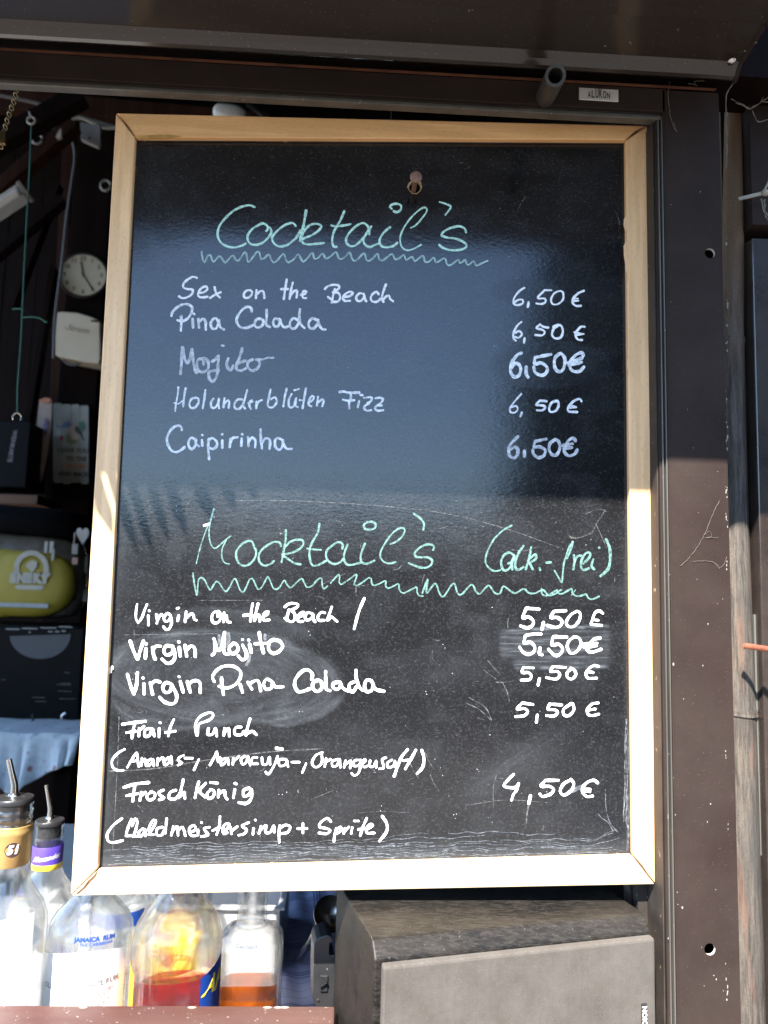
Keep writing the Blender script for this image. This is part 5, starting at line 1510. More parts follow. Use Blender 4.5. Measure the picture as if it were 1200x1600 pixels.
for lay, dz in ((0, 0.0045), (1, 0.0)):
    for j in range(ny + 1):
        for i in range(nx + 1):
            u, v = i / nx, j / ny
            p = cor[0].lerp(cor[1], u).lerp(cor[3].lerp(cor[2], u), v)
            h = 0.0022 * math.sin(u * 7 + v * 9) * math.sin(v * 16 + u * 2) + 0.0014 * math.sin(u * 19 - v * 5) + 0.004
            vs_.append((p.x, p.y, p.z + (h + dz if lay == 0 else 0)))
m1 = (nx + 1) * (ny + 1)
fs = [(j * (nx + 1) + i, j * (nx + 1) + i + 1, (j + 1) * (nx + 1) + i + 1, (j + 1) * (nx + 1) + i) for j in range(ny) for i in range(nx)]
fs += [tuple(reversed([k + m1 for k in f])) for f in list(fs)]
bd_ = [i for i in range(nx + 1)] + [j * (nx + 1) + nx for j in range(1, ny + 1)] + [ny * (nx + 1) + i for i in range(nx - 1, -1, -1)] + [j * (nx + 1) for j in range(ny - 1, 0, -1)]
for a, b in zip(bd_, bd_[1:] + bd_[:1]):
    fs.append((a, b, b + m1, a + m1))
mb.add(vs_, fs)
tw = mb.build('tea_towel', towel_mat(), loc=cor[0], smooth=True)
tag(tw, 'blue checked tea towel spread on the inner counter left of the speaker', 'tea towel')
# -- serving spoon
c = P(516, 1428, 0.21)
sp_ = root_at('serving_spoon', Pz(478, 1520, IZ + 0.01), 'steel serving spoon with round bowl leaning above the checked towel', 'spoon')
mb = MB()
rb = 0.0175
ax = Vector((0.25, -0.85, 0.45)).normalized()
mb.lathe([(0.0008, -0.0065), (rb * 0.5, -0.0048), (rb * 0.8, -0.0022), (rb, 0.0), (rb, 0.0007), (rb * 0.78, -0.0012), (rb * 0.5, -0.0036), (0.0008, -0.0054)], c, 28, axis=ax)
mb.build('bowl', M['steel'], sp_, smooth=True)
mb = MB(); h0 = c + Vector((-0.014, 0.0, -0.012)); mb.tube([h0, h0.lerp(Pz(470, 1500, IZ + 0.012), 0.4), Pz(462, 1500, IZ + 0.012)], [0.0017, 0.0022, 0.003], 10); mb.build('handle', M['steel'], sp_, smooth=True)
# -- black plastic holder
YH = 0.070
mb = MB()
ol = [(491, 1478), (494, 1469), (501, 1464), (511, 1461), (519, 1464), (521, 1470), (521, 1474), (516, 1474), (515, 1491), (518, 1493), (524, 1492), (524, 1573), (496, 1580), (490, 1568), (490, 1520)]
mb.prism([P(x, y, YH) for x, y in ol], (-0.004, 0.028, 0))
bh = root_at('plastic_holder', P(506, 1580, YH), 'black plastic holder standing between the towel and the speaker', 'holder')
mb.build('shell', M['plastic_black'], bh, bevel=0.0014)
mb = MB(); mb.box((P(500, 1548, YH).x, YH - 0.002, P(500, 1548, YH).z), (P(512, 1540, YH).x, YH - 0.0002, P(505, 1523, YH).z)); mb.prism([P(x, y, YH - 0.0022) for x, y in ((500, 1524), (512, 1534), (500, 1542))], (0, -0.003, 0)); mb.build('latch', M['plastic_black'], bh, bevel=0.0005)
cq = P(497, 1562, YH)
mb = MB(); mb.lathe([(0.0013, 0), (0.0013, 0.0006), (0.0004, 0.0009)], cq + Vector((0, -0.0003, 0)), 10, axis=Vector((0, -1, 0))); mb.build('pin', M['ink'], bh)
mb = MB(); mb.box((P(494, 1580, YH).x, YH + 0.002, IZ + 0.0005), (P(522, 1580, YH).x, YH + 0.026, P(500, 1572, YH).z + 0.003)); mb.build('foot', M['plastic_black'], bh)

# -- loudspeaker
FL = P(588, 1479, -0.070)
FR = Pz(1021, 1436, FL.z)
fx = (FR - FL); W_s = fx.length; fx.normalize(); fy = Vector((-fx.y, fx.x, 0)); up = Vector((0, 0, 1))
ST, SBZ, SD = FL.z, 0.9555, 0.125
spk = root_at('loudspeaker', Vector((FL.x, FL.y, SBZ)) + fx * W_s / 2 + fy * SD / 2, 'dusty black wooden loudspeaker with beige cloth grille below the chalkboard', 'loudspeaker')
M['spk'] = None
def spk_mat():
    mt, nt, b = new_mat('scuffed_black_veneer')
    v = mapped(nt, (0.22, 1.2, 1.2), rot=(0, 0, -math.atan2(fx.y, fx.x)))
    a = noise(nt, v, 420, 8, 0.8)
    b2 = noise(nt, mapped(nt, (0.5, 1, 1)), 18, 5, 0.7)
    c = mixc(nt, ramp(nt, a, [(0.46, 0), (0.60, 1)]), (0.003, 0.003, 0.003), (0.026, 0.023, 0.020))
    c = mixc(nt, math_(nt, 'MULTIPLY', ramp(nt, b2, [(0.4, 0), (0.7, 1)]), 0.40), c, (0.05, 0.041, 0.031))
    c = mixc(nt, math_(nt, 'MULTIPLY', ramp(nt, noise(nt, mapped(nt), 900, 2), [(0.70, 0), (0.73, 1)]), 0.6), c, (0.25, 0.24, 0.22))
    nt.links.new(c, b.inputs['Base Color'])
    b.inputs['Roughness'].default_value = 0.5
    b.inputs['IOR'].default_value = 1.3
    bump(nt, b, a, 0.25, 0.0005)
    return mt
M['spk'] = spk_mat()
def SP(u, d, z):
    return Vector((FL.x, FL.y, 0)) + fx * u + fy * d + up * z
mb = MB()
ch = 0.010
outl = [(0.0035, ST - ch), (0.012, ST - 0.0005), (0.016, ST), (SD, ST), (SD, SBZ), (0.0035, SBZ)]
n = len(outl)
vs_ = [SP(0, d, z) for d, z in outl] + [SP(W_s, d, z) for d, z in outl]
mb.add(vs_, [(i, (i + 1) % n, (i + 1) % n + n, i + n) for i in range(n)] + [tuple(range(n)), tuple(reversed(range(n, 2 * n)))])
mb.build('cabinet', M['spk'], spk, bevel=0.0014)
def grille_mat():
    mt, nt, b = new_mat('beige_grille_cloth')
    v = mapped(nt, rot=(0, 0, -math.atan2(fx.y, fx.x)))
    ck = nt.nodes.new('ShaderNodeTexChecker'); ck.inputs['Scale'].default_value = 1500
    nt.links.new(mapped(nt, rot=(0, R_(45), 0)), ck.inputs['Vector'])
    big = noise(nt, v, 30, 5, 0.7)
    c = mixc(nt, ramp(nt, big, [(0.3, 0), (0.7, 1)]), (0.060, 0.050, 0.041), (0.104, 0.092, 0.079))
    c = mixc(nt, math_(nt, 'MULTIPLY', ck.outputs['Fac'], 0.35), c, (0.04, 0.034, 0.028))
    c = mixc(nt, math_(nt, 'MULTIPLY', ramp(nt, noise(nt, v, 700, 2), [(0.6, 0), (0.7, 1)]), 0.3), c, (0.15, 0.135, 0.12))
    nt.links.new(c, b.inputs['Base Color'])
    b.inputs['Roughness'].default_value = 0.95
    bump(nt, b, ck.outputs['Fac'], 0.35, 0.0004)
    return mt
mb = MB()
g0, g1 = 0.0045, W_s - 0.0012
mb.hexa([SP(g0, -0.0035, SBZ + 0.004), SP(g1, -0.0035, SBZ + 0.004), SP(g1, 0.0032, SBZ + 0.004), SP(g0, 0.0032, SBZ + 0.004), SP(g0, -0.0035, ST - 0.0125), SP(g1, -0.0035, ST - 0.0125), SP(g1, 0.0032, ST - 0.0115), SP(g0, 0.0032, ST - 0.0115)])
gr_ = mb.build('grille', grille_mat(), spk, bevel=0.0016)
# small upright maker's plate
pc = P(1007, 1600, -0.04)
u_ = (Vector((pc.x, pc.y, 0)) - Vector((FL.x, FL.y, 0))).dot(fx)
for _ in range(6):
    q_ = SP(u_, -0.0045, 1.2); pc = P(1007, 1590, q_.y); u_ = u_ + (pc.x - q_.x) / fx.x
ztop = P(1007, 1568, SP(u_, -0.0045, 0).y).z
mb = MB(); wpl = 0.0042
mb.hexa([SP(u_ + a * wpl / 2, d, z) for z in (ztop - 0.036, ztop) for a, d in ((-1, -0.0050), (1, -0.0050), (1, -0.0036), (-1, -0.0036))])
npl = mb.build('name_plate', M['ink'], gr_, bevel=0.0003)
mb = MB(); flat_text(mb, 'AUDION', 0.0052, SP(u_, -0.0052, ztop - 0.0118), up, -fx, bold=0.0002, space=1.0); mb.build('lettering', M['paper'], spk, fix=False)
# ================================================================== INSIDE THE HUT
YI = 2.75
def pbox(mb, x0, y0, x1, y1, Y, depth):
    a, b = P(x0, y0, Y), P(x1, y1, Y)
    mb.box((min(a.x, b.x), Y, min(a.z, b.z)), (max(a.x, b.x), Y + depth, max(a.z, b.z)))
# support posts
mb = MB(); a, b = P(106, 400, YI), P(166, 400, YI); mb.box((a.x, YI, 0.04), (b.x, YI + 0.14, RZ1)); tag(mb.build('timber_post', M['dark_wood'], bevel=0.004), 'broad dark timber post that carries the wall clock', 'post')
mb = MB(); a, b = P(84, 700, YI), P(100, 300, YI); mb.beam(Vector((P(78, 900, YI).x, YI + 0.03, 0.9)), Vector((P(103, 200, YI).x, YI + 0.03, RZ1)), 0.045, 0.05); tag(mb.build('timber_batten', M['red_wood'], bevel=0.003), 'thin reddish batten beside the dark clock post', 'batten')
# braces and beams
def brace(x0, y0, x1, y1, Y, w_, mt, label, name='roof_brace', cat='brace', g=None):
    mb = MB(); mb.beam(P(x0, y0, Y), P(x1, y1, Y), 0.05, w_, up=Vector((0, -1, 0.001)).cross((P(x1, y1, Y) - P(x0, y0, Y)).normalized()))
    tag(mb.build(name, M[mt], bevel=0.003, loc=P(x0, y0, Y)), label, cat, g)
brace(-90, 375, 118, 195, 1.75, 0.040, 'red_wood', 'upper diagonal roof brace running down left behind the green cord')
brace(-90, 470, 100, 312, 2.30, 0.036, 'dark_wood', 'lower diagonal roof brace behind the strip lamp')
brace(-60, 255, 130, 150, 1.5, 0.05, 'dark_wood', 'dark sloping rafter just under the head rail at the left')
brace(20, 480, 92, 290, 2.6, 0.03, 'dark_wood', 'steep thin dark brace left of the clock post')
brace(-80, 152, 420, 196, 2.4, 0.085, 'red_wood', 'brown ceiling beam seen above the chalkboard frame', 'ceiling_beam', 'beam')
brace(40, 690, 85, 420, 2.65, 0.03, 'dark_wood', 'dark leaning lath behind the hanging green cord')
# rising cables
mb = MB(); mb.tube([P(x, y, 1.9) for x, y in catmull([(-20, 145), (60, 162), (90, 176), (130, 184), (200, 204)], 6)], 0.006, 8)
tag(mb.build('grey_conduit', surf('dusty_grey_cable', (0.10, 0.09, 0.085), 0.7), loc=P(60, 162, 1.9)), 'dusty grey conduit sloping across the top left', 'conduit')
mb = MB(); mb.tube([P(x, y, 1.85) for x, y in catmull([(104, 191), (114, 186), (128, 185), (146, 193), (163, 200), (200, 199)], 4)], 0.0050, 8)
tag(mb.build('white_cable', surf('old_white_cable', (0.40, 0.36, 0.29), 0.6), loc=P(128, 185, 1.85)), 'short curved white cable beside the metal plate', 'cable')
mb = MB(); mb.tube([P(x, y, 2.2) for x, y in catmull([(103, 190), (112, 215), (117, 245), (112, 285), (104, 340), (98, 400), (86, 500), (84, 560)], 6)], 0.0060, 8)
tag(mb.build('grey_cable', surf('dark_grey_cable', (0.10, 0.10, 0.105), 0.7), loc=P(112, 285, 2.2)), 'long grey cable hanging down in front of the clock post', 'cable')
mb = MB(); mb.prism([P(x, y, 1.8) for x, y in ((125, 190), (157, 196), (157, 224), (153, 229), (126, 217))], (0, 0.02, 0))
pl = root_at('metal_plate', P(140, 230, 1.8), 'grey metal plate with one screw hole next to the frame corner', 'metal plate')
mb.build('plate', surf('dull_grey_metal', (0.25, 0.24, 0.23), 0.6, 0.2), pl, bevel=0.002)
mb = MB(); mb.lathe([(0.005, 0), (0.001, 0.001)], P(140, 216, 1.8) + Vector((0, -0.001, 0)), 12, axis=Vector((0, -1, 0))); mb.build('screw_hole', M['ink'], pl)
mb = MB(); mb.prism([P(x, y, 1.78) for x, y in ((78, 184), (100, 183), (102, 198), (67, 198))], (0, 0.015, 0))
tag(mb.build('joist_hanger', surf('blue_grey_zinc', (0.12, 0.13, 0.14), 0.5, 0.3), loc=P(85, 198, 1.78), bevel=0.001), 'small bluish zinc bracket on the brace below the conduit', 'bracket')
mb = MB(); mb.prism([P(x, y, 1.70) for x, y in ((95, 199), (96, 214), (90, 217), (87, 213))], (0, 0.01, 0))
tag(mb.build('wood_wedge', surf('pale_wedge', (0.45, 0.38, 0.3), 0.7), loc=P(93, 215, 1.7)), 'tiny pale wedge on top of the diagonal brace', 'wedge')
for (x, y, Y, lb) in ((165, 290, 2.70, 'grey ring hook on the post above the clock beside the frame'), (58, 217, 1.72, 'small pale hook on the diagonal brace beside the cord')):
    mb = MB(); mb.tube([P(x + 8 * math.cos(t), y + 8 * math.sin(t), Y) for t in np.linspace(0.4, 6.2, 18)], 2.0 * sc(Y), 8)
    tag(mb.build('screw_eye', surf('dull_screw_eye', (0.30, 0.27, 0.25), 0.5, 0.4), loc=P(x, y, Y), smooth=True), lb, 'hook')
# strip lamp
YL = 1.35
lm = root_at('strip_lamp', P(20, 320, YL), 'white strip lamp slanting at the left edge behind the green cord', 'lamp')
a, b = P(36, 302, YL), P(-70, 372, YL)
dd = (b - a).normalized()
mb = MB(); mb.beam(a, b, 0.045, 0.034, up=dd.cross(Vector((0, 1, 0)))); mb.build('housing', surf('grey_white_lamp', (0.52, 0.50, 0.46), 0.45, 0, 0.1, 30), lm, bevel=0.004)
mb = MB(); off_ = dd.cross(Vector((0, 1, 0))) * 0.012; mb.tube([a + off_ + Vector((0, -0.03, 0)) + dd * 0.01, b + off_ + Vector((0, -0.03, 0))], 0.011, 14); mb.build('tube', surf('dusty_diffuser', (0.62, 0.60, 0.56), 0.3, 0, 0.06, 30), lm, smooth=True)
mb = MB(); mb.beam(a - dd * 0.014, a - dd * 0.0005, 0.050, 0.040, up=dd.cross(Vector((0, 1, 0)))); mb.build('end_cap', surf('brownish_cap', (0.25, 0.20, 0.16), 0.5), lm, bevel=0.003)
# green cord with hooks
YC = 0.80
gc = root_at('green_cord', P(48, 190, YC), 'green cord hanging from a white hook at the left, wire hook at its end', 'cord')
mg = surf('green_cord', (0.05, 0.20, 0.17), 0.6, 0, 0.2, 200)
mb = MB(); mb.tube([P(x, y, YC) for x, y in catmull([(49, 196), (46, 270), (41, 360), (37, 440), (33, 530), (28, 600), (27, 646)], 12)], 0.0016, 8); mb.build('cord', mg, gc, smooth=True)
mb = MB(); mb.tube([P(x, y, YC - 0.003) for x, y in catmull([(19, 483), (28, 482), (37, 484)], 3)], 0.0014, 6); mb.tube([P(x, y, YC - 0.003) for x, y in catmull([(35, 496), (48, 495), (62, 497), (72, 504)], 3)], 0.0014, 6); mb.sphere(P(72, 503, YC - .003), 0.0025, 6); mb.build('knot_ends', mg, gc, smooth=True)
mb = MB(); mb.tube([P(x, y, YC) for x, y in catmull([(46, 175), (48, 181), (54, 185), (55, 190), (49, 194), (43, 190), (44, 184), (48, 184)], 2)], 0.0022, 8); mb.build('screw_hook', surf('white_hook', (0.42, 0.41, 0.39), 0.4), gc, smooth=True)
mb = MB(); mb.tube([P(x, y, YC) for x, y in catmull([(21, 656), (20, 651), (24, 646), (27, 645), (31, 647), (34, 652), (32, 657)], 2)], 0.0014, 8); mb.build('wire_hook', M['steel'], gc, smooth=True)
# brass chain
YK = 0.16
bc_ = root_at('brass_chain', P(26, 146, YK), 'brass bead chain hanging in the top left corner', 'chain')
mbr = surf('old_brass', (0.36, 0.27, 0.13), 0.35, 0.8, 0.2, 90)
cp = catmull([(26, 144), (22, 158), (17, 172), (11, 190), (6, 208), (1, 232)], 1)
acc = 0; last = None; k = 0
for p in cp:
    if last is None or np.linalg.norm(p - last) > 4.6:
        last = p; k += 1
        mb = MB(); ct = P(p[0], p[1], YK)
        mb.tube([ct + Vector((0.0021 * math.cos(t), 0.0012 * math.sin(t) * (1 if k % 2 else -1), 0.0019 * math.sin(t) - 0.0008 * math.cos(t))) for t in np.linspace(0, 6.28, 13)], 0.00055, 6, caps=False)
        mb.build('link', mbr, bc_, smooth=True)
mb = MB(); mb.box((-0.004, -0.002, -0.01), (0.004, 0.002, 0.004))
ct = P(4, 212, YK); mb.v = [tuple(Vector(v) + ct) for v in mb.v]; mb.build('clasp', mbr, bc_, bevel=0.0006)
# clock
YQ = YI - 0.03
ck = P(130, 430, YQ); rc = 36 * sc(YQ)
ckr = root_at('wall_clock', ck + Vector((0, 0.03, 0)), 'round white wall clock with dark rim on the dark post left of the board', 'clock')
axc = Vector((0.12, -1, 0.05)).normalized()
mb = MB(); mb.lathe([(rc * 1.02, -0.018), (rc * 1.08, -0.006), (rc * 1.06, 0.004), (rc * 0.985, 0.006), (rc * 0.97, 0.0)], ck, 40, axis=axc, cap=False); mb.build('rim', surf('dark_clock_rim', (0.03, 0.028, 0.026), 0.4), ckr, smooth=True)
mb = MB(); mb.lathe([(rc * 1.0, -0.002), (rc * 1.0, 0.001), (0.001, 0.0012)], ck, 40, axis=axc); mb.build('dial', surf('cream_dial', (0.62, 0.56, 0.42), 0.5, 0, 0.04, 20), ckr)
qx = Vector((1, 0.12, 0)).normalized(); qy = axc.cross(qx) * 1.0
if qy.z < 0: qy = -qy
o_ = ck + axc * 0.0026
mb = MB()
for h in range(1, 13):
    a = R_(90 - 30 * h + 4)
    flat_text(mb, str(h), rc * 0.26, o_ + qx * rc * 0.78 * math.cos(a) + qy * rc * 0.78 * math.sin(a), qx, qy, bold=0.001)
mb.build('numerals', surf('faded_numerals', (0.12, 0.10, 0.07), 0.6), ckr, fix=False)['kind'] = 'stuff'
for nm, ang, ln, w_ in (('hour_hand', 102, 0.62, 0.006), ('minute_hand', -55, 0.86, 0.0042)):
    d = qx * math.cos(R_(ang)) + qy * math.sin(R_(ang))
    mb = MB(); mb.beam(o_ - d * rc * 0.12 + axc * 0.003, o_ + d * rc * ln + axc * 0.003, w_, 0.0015, up=axc); mb.build(nm, M['ink'], ckr)
mb = MB(); mb.lathe([(0.005, 0.0), (0.004, 0.004), (0.0005, 0.0045)], o_ + axc * 0.004, 14, axis=axc); mb.build('hub', M['ink'], ckr)
# towel dispenser
YD = YI - 0.11
mb = MB()
ol = [(86, 488), (96, 486.5), (120, 488), (140, 494), (156, 501), (157, 560), (154, 568), (140, 567), (110, 561), (90, 557), (85, 553)]
mb.prism([P(x, y, YD) for x, y in ol], (0.012, 0.105, 0))
dsp = root_at('towel_dispenser', P(120, 565, YD), 'cream plastic towel dispenser with handwritten note under the clock', 'dispenser')
mb.build('housing', surf('cream_plastic', (0.60, 0.53, 0.40), 0.45, 0, 0.05, 12), dsp, bevel=0.006)
mb = MB(); c = P(119, 514, YD); flat_text(mb, '-Strom', 14.5 * sc(YD), c + Vector((0, -0.0015, 0)), Vector((0.98, 0, -0.14)), Vector((0.14, 0, 0.98)), shear=0.4); mb.build('handwritten_note', surf('grey_pen', (0.22, 0.2, 0.17), 0.7), dsp, fix=False)
mb = MB(); pbox(mb, 142, 500, 155, 503, YD - 0.004, 0.003); mb.build('slot', M['ink'], dsp)
mb = MB(); mb.tube([P(x, y, YD + 0.04) for x, y in catmull([(96, 560), (106, 568), (118, 570), (130, 565)], 3)], 0.006, 8); mb.build('paper_edge', surf('grey_paper', (0.12, 0.12, 0.13), 0.8), dsp)
# bird sign: four slats
YS_ = YI - 0.02
sg = root_at('bird_sign', P(110, 755, YS_), 'pale wooden slat sign with a painted bird hanging on the post', 'sign')
mpl = surf('pale_green_white_paint', (0.33, 0.34, 0.30), 0.6, 0, 0.08, 20)
for k in range(4):
    xa = 83 + k * 13.9; xb = xa + 13.7
    yt = 630 + k * 1.0 + (0.8 if k % 2 else 0); ybm = 754 + (1.5 if k % 2 else -0.5)
    mb = MB(); mb.prism([P(x, y, YS_) for x, y in ((xa + 2, yt), (xb - 2, yt), (xb, yt + 2.5), (xb, ybm - 2.5), (xb - 2, ybm), (xa + 2, ybm), (xa, ybm - 2.5), (xa, yt + 2.5))], (0, 0.012, 0)); mb.build('slat', mpl, sg, bevel=0.0008)
def pp(name, mt, pts, Y, par):
    mb = MB(); mb.prism([P(x, y, Y) for x, y in pts], (0, 0.001, 0)); return mb.build(name, mt, par)
yf = YS_ - 0.0025
pp('bird_body', surf('bird_dark_green', (0.03, 0.06, 0.05), 0.6), [(116, 665), (121, 666), (127, 672), (129, 680), (132, 688), (130, 689), (126, 681), (119, 676), (115, 671)], yf, sg)
pp('bird_head', surf('bird_cream', (0.42, 0.34, 0.27), 0.6), [(108, 661), (115, 659), (119, 664), (116, 672), (126, 682), (118, 690), (110, 684), (107, 672)], yf - 0.002, sg)
pp('branch', surf('leaf_olive', (0.18, 0.20, 0.10), 0.6), [(102, 680), (108, 676), (112, 686), (122, 688), (118, 694), (108, 694), (103, 687)], yf - 0.004, sg)
pp('flower', surf('flower_red', (0.30, 0.04, 0.06), 0.6), [(92, 682), (96, 680), (100, 683), (98, 688), (93, 688)], yf, sg)
pp('blossom', surf('blossom_blue', (0.10, 0.16, 0.30), 0.6), [(100, 660), (108, 658), (112, 664), (106, 668), (99, 668), (89, 668), (88, 664), (95, 668)], yf - 0.006, sg)
pp('leaf_patch', surf('leaf_teal', (0.06, 0.18, 0.13), 0.6), [(122, 660), (131, 658), (134, 668), (130, 674), (124, 668)], yf - 0.001, sg)
mdp = surf('dark_print', (0.05, 0.055, 0.05), 0.7)
for t_, y_, s_, bx in (('I LOVE YOU', 704, 9, 114), ('TO THE', 717, 9, 119), ('AND BACK', 741, 9, 115)):
    mb = MB(); flat_text(mb, t_, s_ * sc(YS_), P(bx, y_, yf), Vector((1, 0, 0)), up, bold=0.001); mb.build('lettering', mdp, sg, fix=False)
mb = MB(); flat_text(mb, 'MOON', 9.5 * sc(YS_), P(118, 729, yf), Vector((1, 0, 0)), up, bold=0.0015); mb.build('lettering', surf('orange_print', (0.45, 0.20, 0.10), 0.7), sg, fix=False)
# slanting sign seen edge on, next to it
lsg = root_at('leaning_sign', P(58, 755, YI - 0.12), 'narrow pink and white painted sign seen at a slant left of the bird sign', 'sign')
pp('board', surf('pink_white_paint', (0.32, 0.25, 0.21), 0.6, 0, 0.3, 16), [(62, 624), (72, 622), (81, 625), (80, 660), (74, 710), (66, 752), (58, 757), (50, 750), (53, 710), (57, 670), (60, 640)], YI - 0.12, lsg)
pp('bow', surf('orange_bow', (0.42, 0.16, 0.08), 0.6), [(60, 626), (70, 621), (80, 623), (78, 629), (66, 630)], YI - 0.125, lsg)
pp('painted_flower', surf('violet_flower', (0.12, 0.08, 0.14), 0.6), [(70, 652), (75, 656), (74, 676), (69, 684), (68, 665)], YI - 0.126, lsg)
mb = MB(); flat_text(mb, 'HOME', 10 * sc(YI), P(60, 712, YI - 0.127), Vector((-0.12, 0, -0.99)), Vector((0.99, 0, -0.12)), bold=0.001); mb.build('lettering', surf('brown_print', (0.12, 0.09, 0.08), 0.7), lsg, fix=False)
# black folder rack with white lettering
fr = root_at('black_rack', P(10, 765, 2.5), 'black rack with a vertical white inscription at the left edge', 'rack')
mb = MB(); pbox(mb, -60, 655, 40, 762, 2.5, 0.2); mb.build('case', surf('blue_black_plastic', (0.0025, 0.0027, 0.0035), 0.5, ior=1.2), fr, bevel=0.004)
mb = MB(); flat_text(mb, 'WEINKARTE', 9 * sc(2.5), P(19, 697, 2.498), Vector((-0.10, 0, -1)), Vector((1, 0, -0.1)), bold=0.0006); mb.build('lettering', surf('dim_white_print', (0.20, 0.20, 0.22), 0.7), fr, fix=False)
# shelf boards
mb = MB(); pbox(mb, -120, 768, 58, 788, 2.45, 0.25); tag(mb.build('wall_shelf', M['shelf_wood'], bevel=0.002), 'orange brown wall shelf board below the black rack', 'shelf')
mb = MB(); pbox(mb, 130, 772, 170, 1080, YI + 0.145, 0.02); tag(mb.build('wall_cladding', M['shelf_wood']), 'strip of orange brown cladding beside the chalkboard frame', 'cladding')
# black jacket on top of the bag
def pillow(mb, x0, y0, x1, y1, Y, depth, e=4, n=24, m_=12, wob=0.0, seed=0, skew=None):
    rg = random.Random(seed)
    a, b = P(x0, y0, Y), P(x1, y1, Y)
    cx, cz = (a.x + b.x) / 2, (a.z + b.z) / 2
    hx, hz = abs(b.x - a.x) / 2, abs(a.z - b.z) / 2
    vs_ = []
    for i in range(m_ + 1):
        ph = -math.pi / 2 + math.pi * i / m_
        cr = max(0.0, math.cos(ph)) ** (2 / 3.0); sy = math.copysign(abs(math.sin(ph)) ** (2 / 3.0), math.sin(ph))
        for k in range(n):
            t = 2 * math.pi * k / n
            c_, s_ = math.cos(t), math.sin(t)
            g_ = (abs(c_) ** e + abs(s_) ** e) ** (-1 / e)
            w_ = 1 + wob * math.sin(t * 5 + seed) * math.cos(ph)
            xx = cx + hx * g_ * c_ * cr * w_; z_ = cz + hz * g_ * s_ * cr * w_
            vs_.append((xx, Y + depth / 2 + depth / 2 * sy, z_ + (skew * (xx - cx) if skew else 0)))
    fs = [(i * n + k, i * n + (k + 1) % n, (i + 1) * n + (k + 1) % n, (i + 1) * n + k) for i in range(m_) for k in range(n)]
    mb.add(vs_, fs)
YG = 2.15
mb = MB(); pillow(mb, -70, 783, 120, 835, YG - 0.05, 0.32, 5, wob=0.02, seed=2, skew=-0.06)
tag(mb.build('black_bag', surf('black_fabric', (0.004, 0.0045, 0.0055), 0.8, ior=1.15), smooth=True), 'black folded fabric bag lying on top of the clear yellow package', 'bag')
bg_ = root_at('yellow_package', P(40, 967, YG), 'clear plastic package with yellow filling and a white printed logo', 'package')
mb = MB(); pillow(mb, -95, 827, 112, 968, YG, 0.22, 6, skew=-0.04, seed=3, wob=0.008)
mb.build('wrapper', surf('dull_clear_film', (0.17, 0.155, 0.135), 0.25, 0, 0.45, 12, spec=0.6), bg_, smooth=True)
mb = MB(); n_ = 10
for (xa, ya, xb, yb_) in ((-95, 850, 60, 968), (-40, 855, 107, 967)):
    pillow(mb, xa, ya, xb, yb_, YG - 0.014 - (0.004 if xa > -50 else 0), 0.1, 2.6, seed=4)
mb.build('filling', surf('yellow_foam', (0.38, 0.30, 0.035), 0.55, 0, 0.10, 10), bg_, smooth=True)
yq = YG - 0.020
mpr = surf('dusty_white_print', (0.46, 0.44, 0.38), 0.6)
mb = MB()
vs_ = []
for k in range(25):
    t = math.pi * (k / 24)
    for r_ in (27, 19):
        vs_.append(P(49 + r_ * math.cos(math.pi - t), 887 - r_ * 1.0 * math.sin(t), yq))
nn = len(vs_)
mb.add(vs_, [(2 * i, 2 * i + 1, 2 * i + 3, 2 * i + 2) for i in range(24)])
for xa, xb in ((22, 30), (68, 76)):
    mb.add([P(xa, 887, yq), P(xb, 887, yq), P(xb, 900, yq), P(xa, 900, yq)], [(0, 1, 2, 3)])
mb.add([P(x, y, yq) for x, y in ((40, 884), (44, 879), (51, 875), (58, 878), (57, 886), (53, 892), (49, 894), (45, 889))], [tuple(range(8))])
mb.build('logo_arch', mpr, bg_, fix=False)
mb = MB(); flat_text(mb, 'SNEKY', 19 * sc(YG), P(46, 904, yq - 0.002), Vector((1, 0, 0)), up, bold=0.004)
mb.add([P(x, y, yq) for x, y in ((22, 917), (27, 914), (66, 915), (69, 918), (64, 922), (28, 921))], [tuple(range(6))]); mb.build('lettering', mpr, bg_, fix=False)
mb = MB(); pbox(mb, -60, 940, 75, 950, yq - 0.002, 0.002); mb.build('paper_strip', surf('grey_white_strip', (0.40, 0.42, 0.44), 0.6), bg_)
mb = MB()
for (xa, ya, w_) in ((70, 846, 1.6), (78, 846, 2.2), (81, 858, 1.5)):  # pale strips painted as glints on the wrapper
    pbox(mb, xa, ya, xa + w_ * 2, ya + 18, YG - 0.006, 0.003)
mb.build('film_highlights', surf('painted_film_glint', (0.5, 0.49, 0.46), 0.2), bg_)
# heart shaped tags
ht = root_at('heart_tag', P(128, 825, YG - 0.05), 'white wooden heart tag hanging beside the yellow package', 'tag')
hp_ = []
for k in range(28):
    t = 2 * math.pi * k / 28
    hx = 16 * math.sin(t) ** 3; hy = 13 * math.cos(t) - 5 * math.cos(2 * t) - 2 * math.cos(3 * t) - math.cos(4 * t)
    hp_.append(P(129 + hx * 0.62, 836 - hy * 0.95, YG - 0.05))
mb = MB(); mb.prism(hp_, (0, 0.008, 0)); mb.build('heart', surf('white_painted_wood', (0.50, 0.49, 0.47), 0.6), ht, bevel=0.001)
kt = root_at('key_tag', P(117, 852, YG - 0.06), 'small key bunch with pink tag hanging below the heart tag', 'key tag')
mb = MB(); mb.tube([P(117, 832, YG - .06), P(116, 850, YG - .06)], 0.0025, 6); pbox(mb, 113, 850, 121, 866, YG - 0.062, 0.006); mb.build('key', surf('dull_key_metal', (0.25, 0.24, 0.24), 0.4, 0.5), kt, bevel=0.001)
